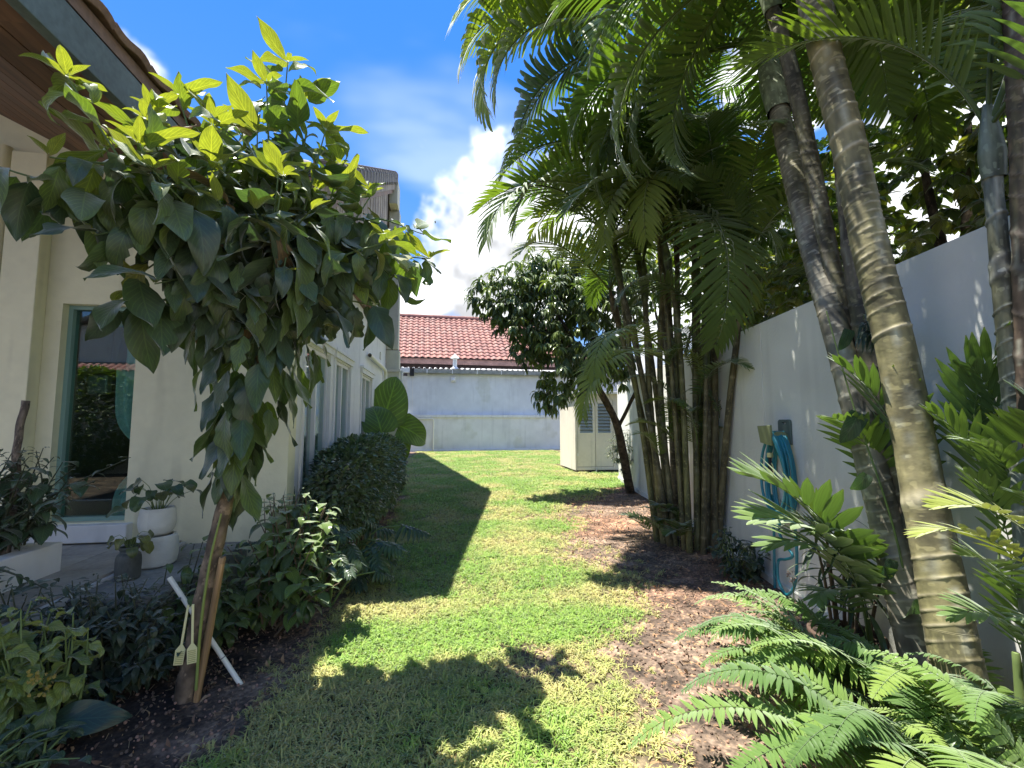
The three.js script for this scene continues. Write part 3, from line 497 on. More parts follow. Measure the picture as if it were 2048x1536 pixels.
// pinnate leaf: outward +x, up +y, leaflets to both sides
function frondGeo({ len = 2, pet = 0.14, n = 34, ll = 0.5, lw = 0.035, e0 = 0.9, bend = 1.6, v = 0.35, hang = 0.5, r0 = 0.014, seed = 1, base = 1.3, end = 0.55, tipL = 0.35, jit = 0.12, blunt = 0, rows = 4, v5, skip = 0.02 }) {
  const R = rng(seed), N = 22, P = [], T = [], pos = [], uv = [], idx = [];
  let x = 0, y = 0; for (let i = 0; i <= N; i++) { const e = e0 - bend * Math.pow(i / N, 1.4); P.push(V(x, y, 0)); T.push(V(Math.cos(e), Math.sin(e), 0)); x += Math.cos(e) * len / N; y += Math.sin(e) * len / N; }
  const at = s => { const q = clamp(s, 0, 0.9999) * N, k = Math.floor(q), f = q - k; return [P[k].clone().lerp(P[k + 1], f), T[k].clone().lerp(T[Math.min(N, k + 1)], f).normalize()]; };
  for (let i = 0; i <= N; i++) { const r = r0 * mix(1, 0.18, i / N), Nn = V(-T[i].y, T[i].x, 0); for (let j = 0; j <= 5; j++) { const th = j / 5 * TAU; pos.push(P[i].x + Nn.x * Math.cos(th) * r, P[i].y + Nn.y * Math.cos(th) * r, Math.sin(th) * r); uv.push(0.5, 0.1); } }
  for (let i = 0; i < N; i++) for (let j = 0; j < 5; j++) { const a = i * 6 + j, b = a + 6; idx.push(a, a + 1, b, a + 1, b + 1, b); }
  for (let k = 0; k < n; k++) for (const sd of [-1, 1]) {
    if (R() < skip) continue;
    const q = k / (n - 1), s = mix(pet, 0.995, q) + (R() - 0.5) * 0.008, [p, t] = at(s), Nn = V(-t.y, t.x, 0), ang = mix(base, end, Math.pow(q, 1.2)) + (R() - 0.5) * jit;
    const l = ll * (q < 0.35 ? mix(0.62, 1, q / 0.35) : mix(1, tipL, Math.pow((q - 0.35) / 0.65, 1.7))) * (1 + (R() - 0.5) * 0.12), vv = v + (R() - 0.5) * jit * 1.6;
    let d = t.clone().multiplyScalar(Math.cos(ang)).add(V(0, 0, sd).multiplyScalar(Math.sin(ang) * Math.cos(vv))).addScaledVector(Nn, Math.sin(ang) * Math.sin(vv)).normalize();
    const c = p.clone(), wd = t.clone().addScaledVector(d, -t.dot(d)).normalize(), W = blunt ? [0.45, 1, 1, 0.85, 0.45] : v5 ?? [0.5, 1, 0.85, 0.5, 0.04], h = hang * (0.75 + R() * 0.5), b0 = pos.length / 3;
    for (let i = 0; i <= rows; i++) {
      const w = lw * W[Math.round(i / rows * 4)] * (0.75 + 0.25 * l / ll), up = V(0, 0, 0).crossVectors(wd, d).multiplyScalar(sd).normalize();
      const o = up.multiplyScalar(w * 0.22);
      pos.push(c.x - wd.x * w + o.x, c.y - wd.y * w + o.y, c.z - wd.z * w + o.z, c.x, c.y, c.z, c.x + wd.x * w + o.x, c.y + wd.y * w + o.y, c.z + wd.z * w + o.z);
      uv.push(0, i / rows, 0.5, i / rows, 1, i / rows);
      c.addScaledVector(d, l / rows); d = d.clone().add(V(0, -h * (0.25 + i / rows) * 0.55, 0)).normalize();
    }
    for (let i = 0; i < rows; i++) for (let j = 0; j < 2; j++) { const a = b0 + i * 3 + j; idx.push(a, a + 1, a + 3, a + 1, a + 4, a + 3); }
  }
  const g = new THREE.BufferGeometry(); g.setAttribute('position', new THREE.Float32BufferAttribute(pos, 3)); g.setAttribute('uv', new THREE.Float32BufferAttribute(uv, 2)); g.setIndex(idx); g.computeVertexNormals(); g.userData.chord = P[N].clone(); return g;
}
function aim(parent, name, geo, mat, b, t, roll = 0) {   // pinnate leaf from b to t
  const m = add(name, geo, mat, parent), d = t.clone().sub(b), ch = geo.userData.chord, q = new THREE.Quaternion().setFromAxisAngle(V(0, 1, 0), Math.atan2(-d.z, d.x)), e = Math.atan2(d.y, Math.hypot(d.x, d.z)) - Math.atan2(ch.y, ch.x);
  m.quaternion.copy(q).multiply(new THREE.Quaternion().setFromAxisAngle(V(0, 0, 1), e)).multiply(new THREE.Quaternion().setFromAxisAngle(V(1, 0, 0), roll));
  m.position.copy(b).sub(parent.position); m.scale.setScalar(d.length() / ch.length()); return m;
}
function turned(parent, name, geo, mat, b, az, tilt, s, roll = 0) {
  const m = add(name, geo, mat, parent);
  m.quaternion.setFromAxisAngle(V(0, 1, 0), az).multiply(new THREE.Quaternion().setFromAxisAngle(V(0, 0, 1), tilt)).multiply(new THREE.Quaternion().setFromAxisAngle(V(1, 0, 0), roll));
  m.position.copy(b).sub(parent.position); m.scale.setScalar(s); return m;
}

// ---------- the young broad-leaved tree in front of the house ----------
{
  const base = V(-1.46, 0, -2.95), tree = thing('young_tree', 'leaning young tree with large glossy drooping leaves and bright new shoots', 'tree', base.toArray());
  const barkM = S({ color: lin(0.40, 0.30, 0.215), map: barkTex, bumpMap: barkBump, bumpScale: 0.006, roughness: 0.9 }), twigM = S({ color: lin(0.10, 0.15, 0.05), roughness: 0.7 });
  const tp = [[-1.46, -0.06, -2.95], [-1.38, 0.56, -2.95], [-1.31, 0.99, -2.95], [-1.23, 1.43, -2.95], [-1.18, 1.73, -2.95], [-1.12, 2.10, -2.95], [-1.10, 2.36, -2.96], [-1.06, 2.75, -2.98]];
  add('trunk', limb(rel(tp, base), [0.058, 0.05, 0.047, 0.042, 0.037, 0.033, 0.028, 0.02], { n: 60, m: 12, ring: (s, th) => 0.0025 * Math.sin(s * 40 + Math.sin(th * 2)) + 0.004 * Math.exp(-((((s % 0.41) - 0.2) / 0.02) ** 2)) }), barkM, tree);
  const geos = []; for (let i = 0; i < 5; i++) geos.push(leafGeo({ L: 0.215, W: 0.098 - i * 0.005, n: 10, bend: 0.5 + i * 0.28, fold: 0.22 + 0.08 * (i % 3), wave: 0.09, twist: (i - 2) * 0.18, seed: 10 + i, bites: i > 1 ? 0.28 : 0.06 }));
  for (let i = 0; i < 3; i++) geos.push(leafGeo({ L: 0.13, W: 0.05, n: 7, bend: 0.2 + i * 0.3, fold: 0.35, wave: 0.05, seed: 30 + i }));
  for (let i = 0; i < 4; i++) geos.push(leafGeo({ L: 0.25, W: 0.105, n: 10, bend: [-0.15, 0.1, 0.3, 0.05][i], fold: 0.12 + 0.1 * (i % 2), wave: 0.1, twist: (i - 1.5) * 0.3, seed: 40 + i, bites: i > 1 ? 0.25 : 0.05 }));
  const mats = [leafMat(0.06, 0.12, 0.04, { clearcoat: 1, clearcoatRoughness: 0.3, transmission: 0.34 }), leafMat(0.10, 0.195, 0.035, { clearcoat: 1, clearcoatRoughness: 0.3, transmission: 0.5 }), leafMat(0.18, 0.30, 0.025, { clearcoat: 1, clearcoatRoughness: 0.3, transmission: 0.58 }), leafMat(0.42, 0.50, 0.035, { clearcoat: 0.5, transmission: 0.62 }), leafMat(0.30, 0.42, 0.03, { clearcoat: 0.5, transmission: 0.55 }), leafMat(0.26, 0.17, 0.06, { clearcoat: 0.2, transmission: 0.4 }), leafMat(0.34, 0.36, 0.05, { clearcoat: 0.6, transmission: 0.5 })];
  const Lv = new Leaves(tree, geos, mats), r = rng(5);
  const tips = [[-1.72, 3.16, -2.2], [-1.98, 2.72, -2.2], [-1.80, 2.80, -2.25], [-1.58, 3.18, -2.5], [-1.60, 3.54, -2.8], [-1.38, 3.59, -3.1], [-1.1, 4.06, -3.1], [-1.15, 3.74, -2.9], [-1.01, 3.88, -3.2], [-0.78, 3.47, -3.3], [-0.53, 3.22, -3.2], [-0.17, 2.98, -3.3], [-0.35, 2.72, -2.8], [-1.52, 2.69, -2.5], [-1.70, 2.50, -2.4], [-1.3, 3.01, -2.6], [-0.74, 2.74, -2.5], [-0.6, 2.49, -2.9], [-0.98, 3.1, -2.7], [-0.81, 3.53, -3.0], [-1.65, 2.35, -2.6], [-0.62, 2.76, -3.3], [-1.5, 3.15, -3.3], [-1.65, 3.0, -2.9], [-0.9, 2.95, -2.55], [-1.2, 2.75, -2.5], [-1.45, 3.45, -2.85], [-1.72, 2.98, -2.45], [-0.95, 3.3, -3.35], [-1.78, 2.65, -2.5], [-1.5, 2.95, -2.35], [-1.62, 3.3, -2.6], [-1.35, 3.3, -2.7], [-1.15, 3.35, -2.8], [-0.7, 3.1, -3.0], [-0.4, 2.9, -3.1], [-1.4, 2.8, -2.3], [-1.0, 2.7, -2.45], [-0.3, 2.55, -3.1], [-0.45, 2.35, -3.0], [-0.12, 2.78, -3.25], [-0.7, 2.28, -2.85], [-1.7, 2.2, -2.55], [-1.48, 2.3, -2.5], [-0.9, 2.4, -2.6]];
  const fork = tp.slice(4).map(v3);
  tips.forEach((tv, ti) => {
    const tip = v3(tv), f = fork[Math.min(3, 1 + ti % 3)].clone(), lift = tip.y - f.y, mid = f.clone().lerp(tip, 0.55).add(V((r() - 0.5) * 0.1, lift > 0.8 ? -0.1 : 0.12, (r() - 0.5) * 0.1));
    const g = limb(rel([f, mid, tip], base), [0.013, 0.008, 0.0035], { n: 16, m: 6 }); add('branch', g, twigM, tree);
    const c = g.userData.curve, Ln = c.getLength(), cnt = Math.round(Ln / 0.052); let ph = r() * TAU;
    for (let k = 0; k < cnt; k++) {
      const t = mix(0.16, 0.97, k / (cnt - 1)), p = c.getPointAt(t).add(base), T = c.getTangentAt(t), young = smooth(0.72, 1, t) * (lift > 0.5 ? 1 : 0.35); ph += 2.4 + (r() - 0.5) * 0.5;
      const side = V(Math.cos(ph), 0, Math.sin(ph)); side.addScaledVector(T, -side.dot(T)).normalize();
      const d = side.clone().multiplyScalar(0.8).addScaledVector(T, mix(0.1, 0.75, young)).add(V(0, mix(-0.8, -0.1, young) * mix(1, 0.25, smooth(2.5, 3.1, p.y)) + (r() - 0.65) * 0.6 * (1 - young), 0)).normalize();
      const s = mix(1.36, 0.95, young) * (0.68 + r() * 0.55);
      const root = p.clone().addScaledVector(side, 0.02).addScaledVector(d, 0.015);
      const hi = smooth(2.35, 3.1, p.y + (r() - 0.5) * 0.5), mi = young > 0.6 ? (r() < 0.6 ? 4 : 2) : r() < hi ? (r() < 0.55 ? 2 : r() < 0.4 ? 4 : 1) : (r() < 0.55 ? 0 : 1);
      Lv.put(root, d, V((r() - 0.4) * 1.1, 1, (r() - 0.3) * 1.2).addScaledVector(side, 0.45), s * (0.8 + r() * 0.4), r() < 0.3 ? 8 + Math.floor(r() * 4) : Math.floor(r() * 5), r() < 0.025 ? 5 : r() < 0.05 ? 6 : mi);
    }
    for (let k = 0; k < (lift > 0.4 ? 5 : 2); k++) { ph += 1.3; const side = V(Math.cos(ph), 0, Math.sin(ph)), d = side.clone().multiplyScalar(0.6).add(V(0, 0.75 - k * 0.12, 0)).normalize(); Lv.put(tip.clone().addScaledVector(d, 0.01), d, V(0, 1, 0).addScaledVector(side, -0.8), 0.6 + r() * 0.6, 5 + k, 3); }
  });
  // old leaves hanging round the trunk
  for (let k = 0; k < 150; k++) {
    const y = mix(1.22, 2.8, Math.pow(k / 150, 0.9)), a = r() * TAU, cx = mix(-1.30, -1.06, clamp((y - 1) / 1.7, 0, 1)), rad = mix(0.07, 0.27, smooth(1.3, 2.3, y)) * (0.4 + r()), p = V(cx + Math.cos(a) * rad, y, -2.95 + Math.sin(a) * rad);
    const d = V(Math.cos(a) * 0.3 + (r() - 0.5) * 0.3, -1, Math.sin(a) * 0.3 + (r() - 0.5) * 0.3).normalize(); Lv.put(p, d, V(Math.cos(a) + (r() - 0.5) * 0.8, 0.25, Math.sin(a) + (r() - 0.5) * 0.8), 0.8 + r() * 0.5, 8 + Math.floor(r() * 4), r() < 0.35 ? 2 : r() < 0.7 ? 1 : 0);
  }
  Lv.done(300);
}
{ // stake, pipe, ties and tags round the young tree
  const st = tag(add('wooden_stake', limb([[-1.385, -0.05, -2.93], [-1.325, 0.42, -2.925], [-1.27, 0.81, -2.91]], [0.019, 0.02, 0.018], { n: 16, m: 8, ring: (s, th) => 0.002 * Math.sin(th * 3 + s * 8) }), S({ color: lin(0.50, 0.36, 0.19), map: woodTex, roughness: 0.8 })), 'bamboo coloured wooden stake tied along the leaning tree trunk', 'stake');
  tag(add('green_vine', limb([[-1.36, 0.1, -2.88], [-1.355, 0.45, -2.885], [-1.325, 0.8, -2.885], [-1.29, 1.06, -2.91]], [0.008, 0.008, 0.007, 0.005], { n: 24, m: 7 }), S({ color: lin(0.22, 0.27, 0.06), roughness: 0.6 })), 'thin green vine stem climbing the leaning tree trunk', 'vine');
  const a = V(-1.70, 0.62, -3.2), b = V(-1.21, -0.01, -3.10), pg = new THREE.CylinderGeometry(0.0145, 0.0145, a.distanceTo(b), 14, 1, false), pp = add('plastic_pipe', pg, M.pvc);
  pp.position.copy(a).add(b).multiplyScalar(0.5); pp.quaternion.setFromUnitVectors(V(0, 1, 0), a.clone().sub(b).normalize());
  tag(pp, 'white plastic pipe leaning across behind the stake, foot in soil', 'pipe');
  pp.add(Object.assign(new THREE.Mesh(new THREE.TorusGeometry(0.015, 0.003, 6, 16).rotateX(Math.PI / 2).translate(0, -0.2, 0), M.grey), { name: 'joint' }));
  for (const [p, rot, lb] of [[V(-1.386, 0.31, -2.87), 0.03, 'pale yellow plastic tree tag with ridges hanging before the trunk'], [V(-1.455, 0.30, -2.885), -0.1, 'shaded pale plastic tree tag with ridges hanging beside the trunk']]) {
    const t = thing('plant_tag', lb, 'tag', p.toArray(), 'plastic tags hung on the young tree'), tm = S({ color: lin(0.72, 0.68, 0.34), roughness: 0.45 });
    add('strap', box(-0.006, 0.04, -0.003, 0.006, 0.26, 0.003, 0.002), tm, t);
    add('paddle', uvm(new THREE.ExtrudeGeometry(new THREE.Shape([[-0.022, -0.06], [0.022, -0.06], [0.024, 0.02], [0.008, 0.045], [-0.008, 0.045], [-0.024, 0.02]].map(q => new THREE.Vector2(...q))), { depth: 0.004, bevelEnabled: false })), tm, t);
    for (let k = 0; k < 7; k++) add('ridge', box(-0.018, -0.052 + k * 0.01, 0.0041, 0.018, -0.048 + k * 0.01, 0.007), S({ color: lin(0.42, 0.4, 0.16), roughness: 0.5 }), t);
    t.rotation.z = rot; t.rotation.y = 0.3;
  }
}

// ---------- shrubs and potted plants by the house ----------
function shrub({ name, label, cat = 'shrub', base, shoots, geos, mats, stemM, per = 8, size = 1, parts = 120, seed = 1, droop = 0.2, up = 0.3, start = 0.3, leafName = 'leaf' }) {
  const b = v3(base), t = thing(name, label, cat, base), Lv = new Leaves(t, geos, mats, leafName), r = rng(seed);
  shoots.forEach(([f, tip, mz]) => {
    const F = v3(f), T = v3(tip), mid = F.clone().lerp(T, 0.5).add(V((r() - 0.5) * 0.08, 0.05, (r() - 0.5) * 0.08)), g = limb(rel([F, mid, T], b), [0.008, 0.006, 0.0025], { n: 10, m: 5 }); add('stem', g, stemM, t);
    const c = g.userData.curve; let ph = r() * TAU;
    for (let k = 0; k < per; k++) { const q = mix(start, 1, k / (per - 1)), p = c.getPointAt(q).add(b); ph += Math.PI / 2 + (k % 2) * Math.PI * 0.5 + (r() - 0.5) * 0.7; const sd = V(Math.cos(ph), 0, Math.sin(ph)), d = sd.clone().add(V(0, (q > 0.85 ? up : -droop) + (r() - 0.5) * 0.5, 0)).normalize(); Lv.put(p.clone().addScaledVector(sd, 0.012), d, V(0, 1, 0).addScaledVector(sd, 0.2), size * (0.65 + r() * 0.6) * (q > 0.9 ? 0.75 : 1), Math.floor(r() * 97), q > 0.82 && mz !== undefined ? mz : Math.floor(r() * mats.length)); }
  });
  Lv.done(parts); return t;
}
// random shoots filling an ellipsoid above a base
function mound(base, c, rad, n, seed, low = -0.6) { const r = rng(seed), out = []; for (let i = 0; i < n; i++) { const a = r() * TAU, y = mix(low, 1, Math.pow(r(), 0.7)), k = Math.sqrt(Math.max(0, 1 - y * y)) * (0.55 + 0.45 * r()); const tip = [c[0] + Math.cos(a) * k * rad[0], c[1] + y * rad[1], c[2] + Math.sin(a) * k * rad[2]]; out.push([[base[0] + (r() - 0.5) * rad[0] * 0.6 + Math.cos(a) * 0.1, base[1] + 0.02 + Math.max(0, (tip[1] - base[1]) * 0.12), base[2] + (r() - 0.5) * rad[2] * 0.6], tip, 0]); } return out; }
const stemBrown = S({ color: lin(0.12, 0.085, 0.055), roughness: 0.85 }), stemGreen = S({ color: lin(0.14, 0.2, 0.06), roughness: 0.7 });
const stemDark = S({ color: lin(0.05, 0.06, 0.03), roughness: 0.8 });
const ovL = [0, 1, 2, 3].map(i => leafGeo({ L: 0.115, W: 0.066 - i * 0.004, n: 7, bend: 0.3 + i * 0.25, fold: 0.2, seed: 50 + i, wave: 0.05 }));
const smallL = [0, 1, 2].map(i => leafGeo({ L: 0.06, W: 0.026, n: 5, bend: 0.3 + i * 0.3, fold: 0.25, seed: 60 + i }));
shrub({ name: 'leafy_bush', label: 'bright green bush with pointed oval leaves beside the leaning tree', base: [-1.2, 0, -3.75], shoots: mound([-1.2, 0, -3.75], [-1.18, 0.54, -3.75], [0.48, 0.52, 0.42], 52, 71).concat([[[-1.2, 0.05, -3.6], [-0.75, 0.42, -3.55], 0], [[-1.2, 0.4, -3.8], [-0.86, 0.82, -3.85], 0], [[-1.3, 0.4, -3.7], [-1.15, 1.06, -3.9], 0]]), geos: ovL, mats: [leafMat(0.19, 0.33, 0.045), leafMat(0.09, 0.19, 0.04), leafMat(0.12, 0.24, 0.04), leafMat(0.065, 0.145, 0.035)], stemM: stemBrown, per: 11, parts: 280, seed: 8, size: 1.2 });
shrub({ name: 'leafy_bush', label: 'smaller green bush behind the foot of the leaning tree', base: [-1.66, 0, -3.5], shoots: mound([-1.66, 0, -3.5], [-1.62, 0.38, -3.42], [0.34, 0.40, 0.26], 34, 78), geos: ovL, mats: [leafMat(0.13, 0.25, 0.05), leafMat(0.07, 0.16, 0.04), leafMat(0.09, 0.19, 0.045)], stemM: stemDark, per: 10, parts: 150, seed: 18, size: 1.1 });
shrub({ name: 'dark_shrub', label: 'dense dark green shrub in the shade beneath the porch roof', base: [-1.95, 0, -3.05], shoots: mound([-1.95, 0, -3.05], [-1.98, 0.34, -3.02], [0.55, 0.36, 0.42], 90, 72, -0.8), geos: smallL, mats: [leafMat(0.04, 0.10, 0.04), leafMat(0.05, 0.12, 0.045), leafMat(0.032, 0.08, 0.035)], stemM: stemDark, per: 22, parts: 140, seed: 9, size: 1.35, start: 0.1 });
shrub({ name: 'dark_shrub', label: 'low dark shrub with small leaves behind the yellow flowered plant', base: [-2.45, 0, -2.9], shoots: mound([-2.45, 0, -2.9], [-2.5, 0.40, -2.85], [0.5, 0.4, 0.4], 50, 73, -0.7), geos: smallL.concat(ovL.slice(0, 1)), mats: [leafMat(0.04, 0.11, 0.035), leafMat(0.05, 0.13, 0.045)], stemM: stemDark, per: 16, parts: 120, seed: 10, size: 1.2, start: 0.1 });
shrub({ name: 'planter_sapling', label: 'thin leaved sapling growing from the white planter wall soil', cat: 'sapling', base: [-2.95, 0.68, -3.5], shoots: mound([-2.95, 0.68, -3.5], [-2.82, 1.08, -3.45], [0.5, 0.36, 0.3], 34, 74, -0.5).concat([[[-2.9, 0.8, -3.45], [-2.15, 1.35, -3.5], 0], [[-2.9, 0.8, -3.45], [-2.3, 1.2, -3.4], 0], [[-2.8, 0.7, -3.3], [-2.3, 0.62, -3.1], 0]]), geos: smallL.concat(ovL.slice(1, 2)), mats: [leafMat(0.06, 0.15, 0.05), leafMat(0.075, 0.17, 0.06), leafMat(0.05, 0.12, 0.04)], stemM: stemDark, per: 15, parts: 160, seed: 11, size: 1.3, start: 0.15 });
tag(add('cut_trunk', limb([[-2.90, 0.62, -3.55], [-2.87, 1.1, -3.55], [-2.88, 1.45, -3.55], [-2.86, 1.74, -3.56]], [0.03, 0.025, 0.022, 0.022], { n: 26, m: 9, ring: (s, th) => 0.003 * Math.sin(s * 30 + th) }), S({ color: lin(0.42, 0.35, 0.31), map: barkTex, bumpMap: barkBump, bumpScale: 0.005, roughness: 0.9 })), 'grey cut off trunk standing in the white planter before the window', 'trunk');
{ // yellow-flowered plant with big crinkled leaves at the front
  const p = shrub({ name: 'yellow_flowered_plant', label: 'yellow green crinkled plant with small yellow flowers in front corner', cat: 'plant', base: [-1.93, 0, -2.6], shoots: mound([-1.93, 0, -2.6], [-1.98, 0.50, -2.6], [0.27, 0.22, 0.2], 26, 75, -0.4), geos: [0, 1, 2].map(i => leafGeo({ L: 0.14, W: 0.085, n: 9, bend: 0.4 + i * 0.3, fold: 0.3, wave: 0.18, seed: 80 + i, bites: 0.1 })), mats: [leafMat(0.40, 0.50, 0.08), leafMat(0.30, 0.43, 0.07), leafMat(0.2, 0.32, 0.06)], stemM: stemGreen, per: 6, parts: 150, seed: 12, size: 0.85 });
  const r = rng(4), fm = leafMat(0.75, 0.55, 0.05, { clearcoat: 0 }), fg = leafGeo({ L: 0.022, W: 0.016, n: 4, bend: 0.6, seed: 3 });
  for (let k = 0; k < 26; k++) { const q = add('petal', fg, fm, p), m = basis(V(0.09 + (r() - 0.5) * 0.1, 0.39 + (r() - 0.5) * 0.11, 0.12 + (r() - 0.5) * 0.06), V(r() - 0.5, r() - 0.3, r() - 0.2), V(0, 0, 1), 1); m.decompose(q.position, q.quaternion, q.scale); }
}
shrub({ name: 'corner_groundcover', label: 'low green ground plants at the very front of the shaded bed', cat: 'plant', base: [-1.95, 0, -2.35], shoots: mound([-1.95, 0, -2.35], [-1.95, 0.13, -2.4], [0.4, 0.16, 0.3], 28, 76, -0.4), geos: ovL, mats: [leafMat(0.06, 0.16, 0.045), leafMat(0.09, 0.2, 0.05)], stemM: stemGreen, per: 6, parts: 100, seed: 13, size: 0.7 });
{ // one large dark leaf on the soil
  const p = thing('large_leaf_plant', 'single large dark oval leaf lying over the shaded soil', 'plant', [-1.74, 0.02, -2.62]);
  const q = add('leaf', leafGeo({ L: 0.34, W: 0.15, n: 12, bend: 0.6, fold: 0.15, seed: 5 }), leafMat(0.03, 0.10, 0.055), p), m = basis(V(-0.12, 0.15, 0.05), V(1, 0.12, 0.1), V(0, 0.6, 0.8), 1); m.decompose(q.position, q.quaternion, q.scale);
  add('stalk', limb([[0.0, -0.05, -0.05], [-0.06, 0.1, 0], [-0.12, 0.15, 0.05]], [0.007, 0.006, 0.005], { n: 8, m: 6 }), stemGreen, p);
}
// spiky plant by the wall corner
{
  const p = thing('spiky_plant', 'small dark plant with sword shaped leaves at the wall corner', 'plant', [-1.33, 0, -4.3]), g = leafGeo({ L: 0.42, W: 0.03, n: 7, bend: 0.35, prof: 'lance', fold: 0.4, wave: 0, seed: 2 }), m0 = leafMat(0.045, 0.10, 0.05), r = rng(20);
  for (let k = 0; k < 22; k++) { const a = r() * TAU, q = add('leaf', g, m0, p), m = basis(V(Math.cos(a) * 0.03, 0.5 + r() * 0.1, Math.sin(a) * 0.03), V(Math.cos(a) * 0.5, 0.4 + r(), Math.sin(a) * 0.5), V(Math.cos(a), 0.5, Math.sin(a)), 0.7 + r() * 0.4); m.decompose(q.position, q.quaternion, q.scale); }
  add('stem', limb([[0, -0.03, 0], [0.01, 0.3, 0], [0, 0.55, 0]], [0.014, 0.013, 0.012], { n: 10, m: 7 }), stemBrown, p);
}
// white bowl pot on a white drum pot, jar beside
const lathe = (pts, seg = 40) => new THREE.LatheGeometry(new THREE.SplineCurve(pts.map(p => new THREE.Vector2(...p))).getPoints(40), seg);
{
  const d = thing('drum_pot', 'lower round white pot carrying the planted bowl pot', 'pot', [-2.19, 0.5, -3.92]);
  add('body', lathe([[0.001, 0], [0.12, 0.005], [0.14, 0.05], [0.146, 0.12], [0.14, 0.19], [0.128, 0.226], [0.11, 0.228]]), M.pot, d);
  const b = thing('bowl_pot', 'round white bowl pot planted with heart shaped leaves', 'pot', [-2.19, 0.73, -3.92]);
  add('body', lathe([[0.001, 0], [0.085, 0.004], [0.115, 0.05], [0.122, 0.11], [0.116, 0.17], [0.106, 0.2], [0.098, 0.202], [0.095, 0.19], [0.096, 0.17]]), M.pot, b);
  add('soil', new THREE.CircleGeometry(0.098, 24).rotateX(-Math.PI / 2).translate(0, 0.178, 0), S({ color: lin(0.05, 0.035, 0.028), map: soilTex, roughness: 1 }), b);
  const pl = thing('potted_heart_leaf_plant', 'small plant with heart shaped green leaves in the white bowl pot', 'plant', [-2.19, 0.90, -3.92]), hg = [0, 1].map(i => leafGeo({ L: 0.125, W: 0.115, n: 9, prof: 'heart', bend: 0.4 + i * 0.5, fold: 0.18, seed: 90 + i })), hm = [leafMat(0.06, 0.14, 0.04), leafMat(0.16, 0.2, 0.06), leafMat(0.08, 0.18, 0.05)], r = rng(33);
  for (let k = 0; k < 20; k++) { const a = k * 2.4 + r(), h = 0.06 + r() * 0.2, o = 0.06 + r() * 0.2, e = V(Math.cos(a) * o, h, Math.sin(a) * o), q = add('leaf', hg[k % 2], hm[k % 3], pl), m = basis(e, V(Math.cos(a), -0.3 + (r() - 0.5) * 0.5, Math.sin(a)), V(Math.cos(a) * 0.4, 1, Math.sin(a) * 0.4 + 0.3), 0.55 + r() * 0.5); m.decompose(q.position, q.quaternion, q.scale); add('stalk', limb([[Math.cos(a) * 0.03, 0.0, Math.sin(a) * 0.03], [Math.cos(a) * o * 0.5, h * 0.7, Math.sin(a) * o * 0.5], e.toArray()], [0.003, 0.0025, 0.002], { n: 8, m: 5 }), stemGreen, pl); }
  const j = thing('grey_jar', 'small grey ceramic jar standing on the terrace step before the white pots', 'jar', [-2.18, 0.5, -3.6]);
  add('body', lathe([[0.001, 0], [0.062, 0.003], [0.072, 0.03], [0.074, 0.13], [0.066, 0.17], [0.052, 0.185], [0.052, 0.2], [0.06, 0.21], [0.058, 0.222], [0.046, 0.222], [0.045, 0.19]], 32), S({ color: lin(0.16, 0.18, 0.17), map: concreteTex, roughness: 0.6 }), j);
  const jp = thing('jar_plant', 'yellow green trailing plant growing out of the grey jar', 'plant', [-2.18, 0.70, -3.6]), jm = [leafMat(0.26, 0.30, 0.06), leafMat(0.14, 0.2, 0.05)];
  for (let k = 0; k < 11; k++) { const a = k * 2.4, o = 0.03 + r() * 0.09, h = 0.02 + r() * 0.1, e = V(Math.cos(a) * o, h, Math.sin(a) * o), q = add('leaf', hg[k % 2], jm[k % 2], jp), m = basis(e, V(Math.cos(a), -0.4 - r(), Math.sin(a)), V(Math.cos(a) * 0.6, 0.8, Math.sin(a) * 0.6 + 0.4), 0.5 + r() * 0.25); m.decompose(q.position, q.quaternion, q.scale); add('stalk', limb([[0, -0.02, 0], [e.x * 0.5, h, e.z * 0.5], e.toArray()], [0.0025, 0.002, 0.002], { n: 6, m: 5 }), stemGreen, jp); }
}
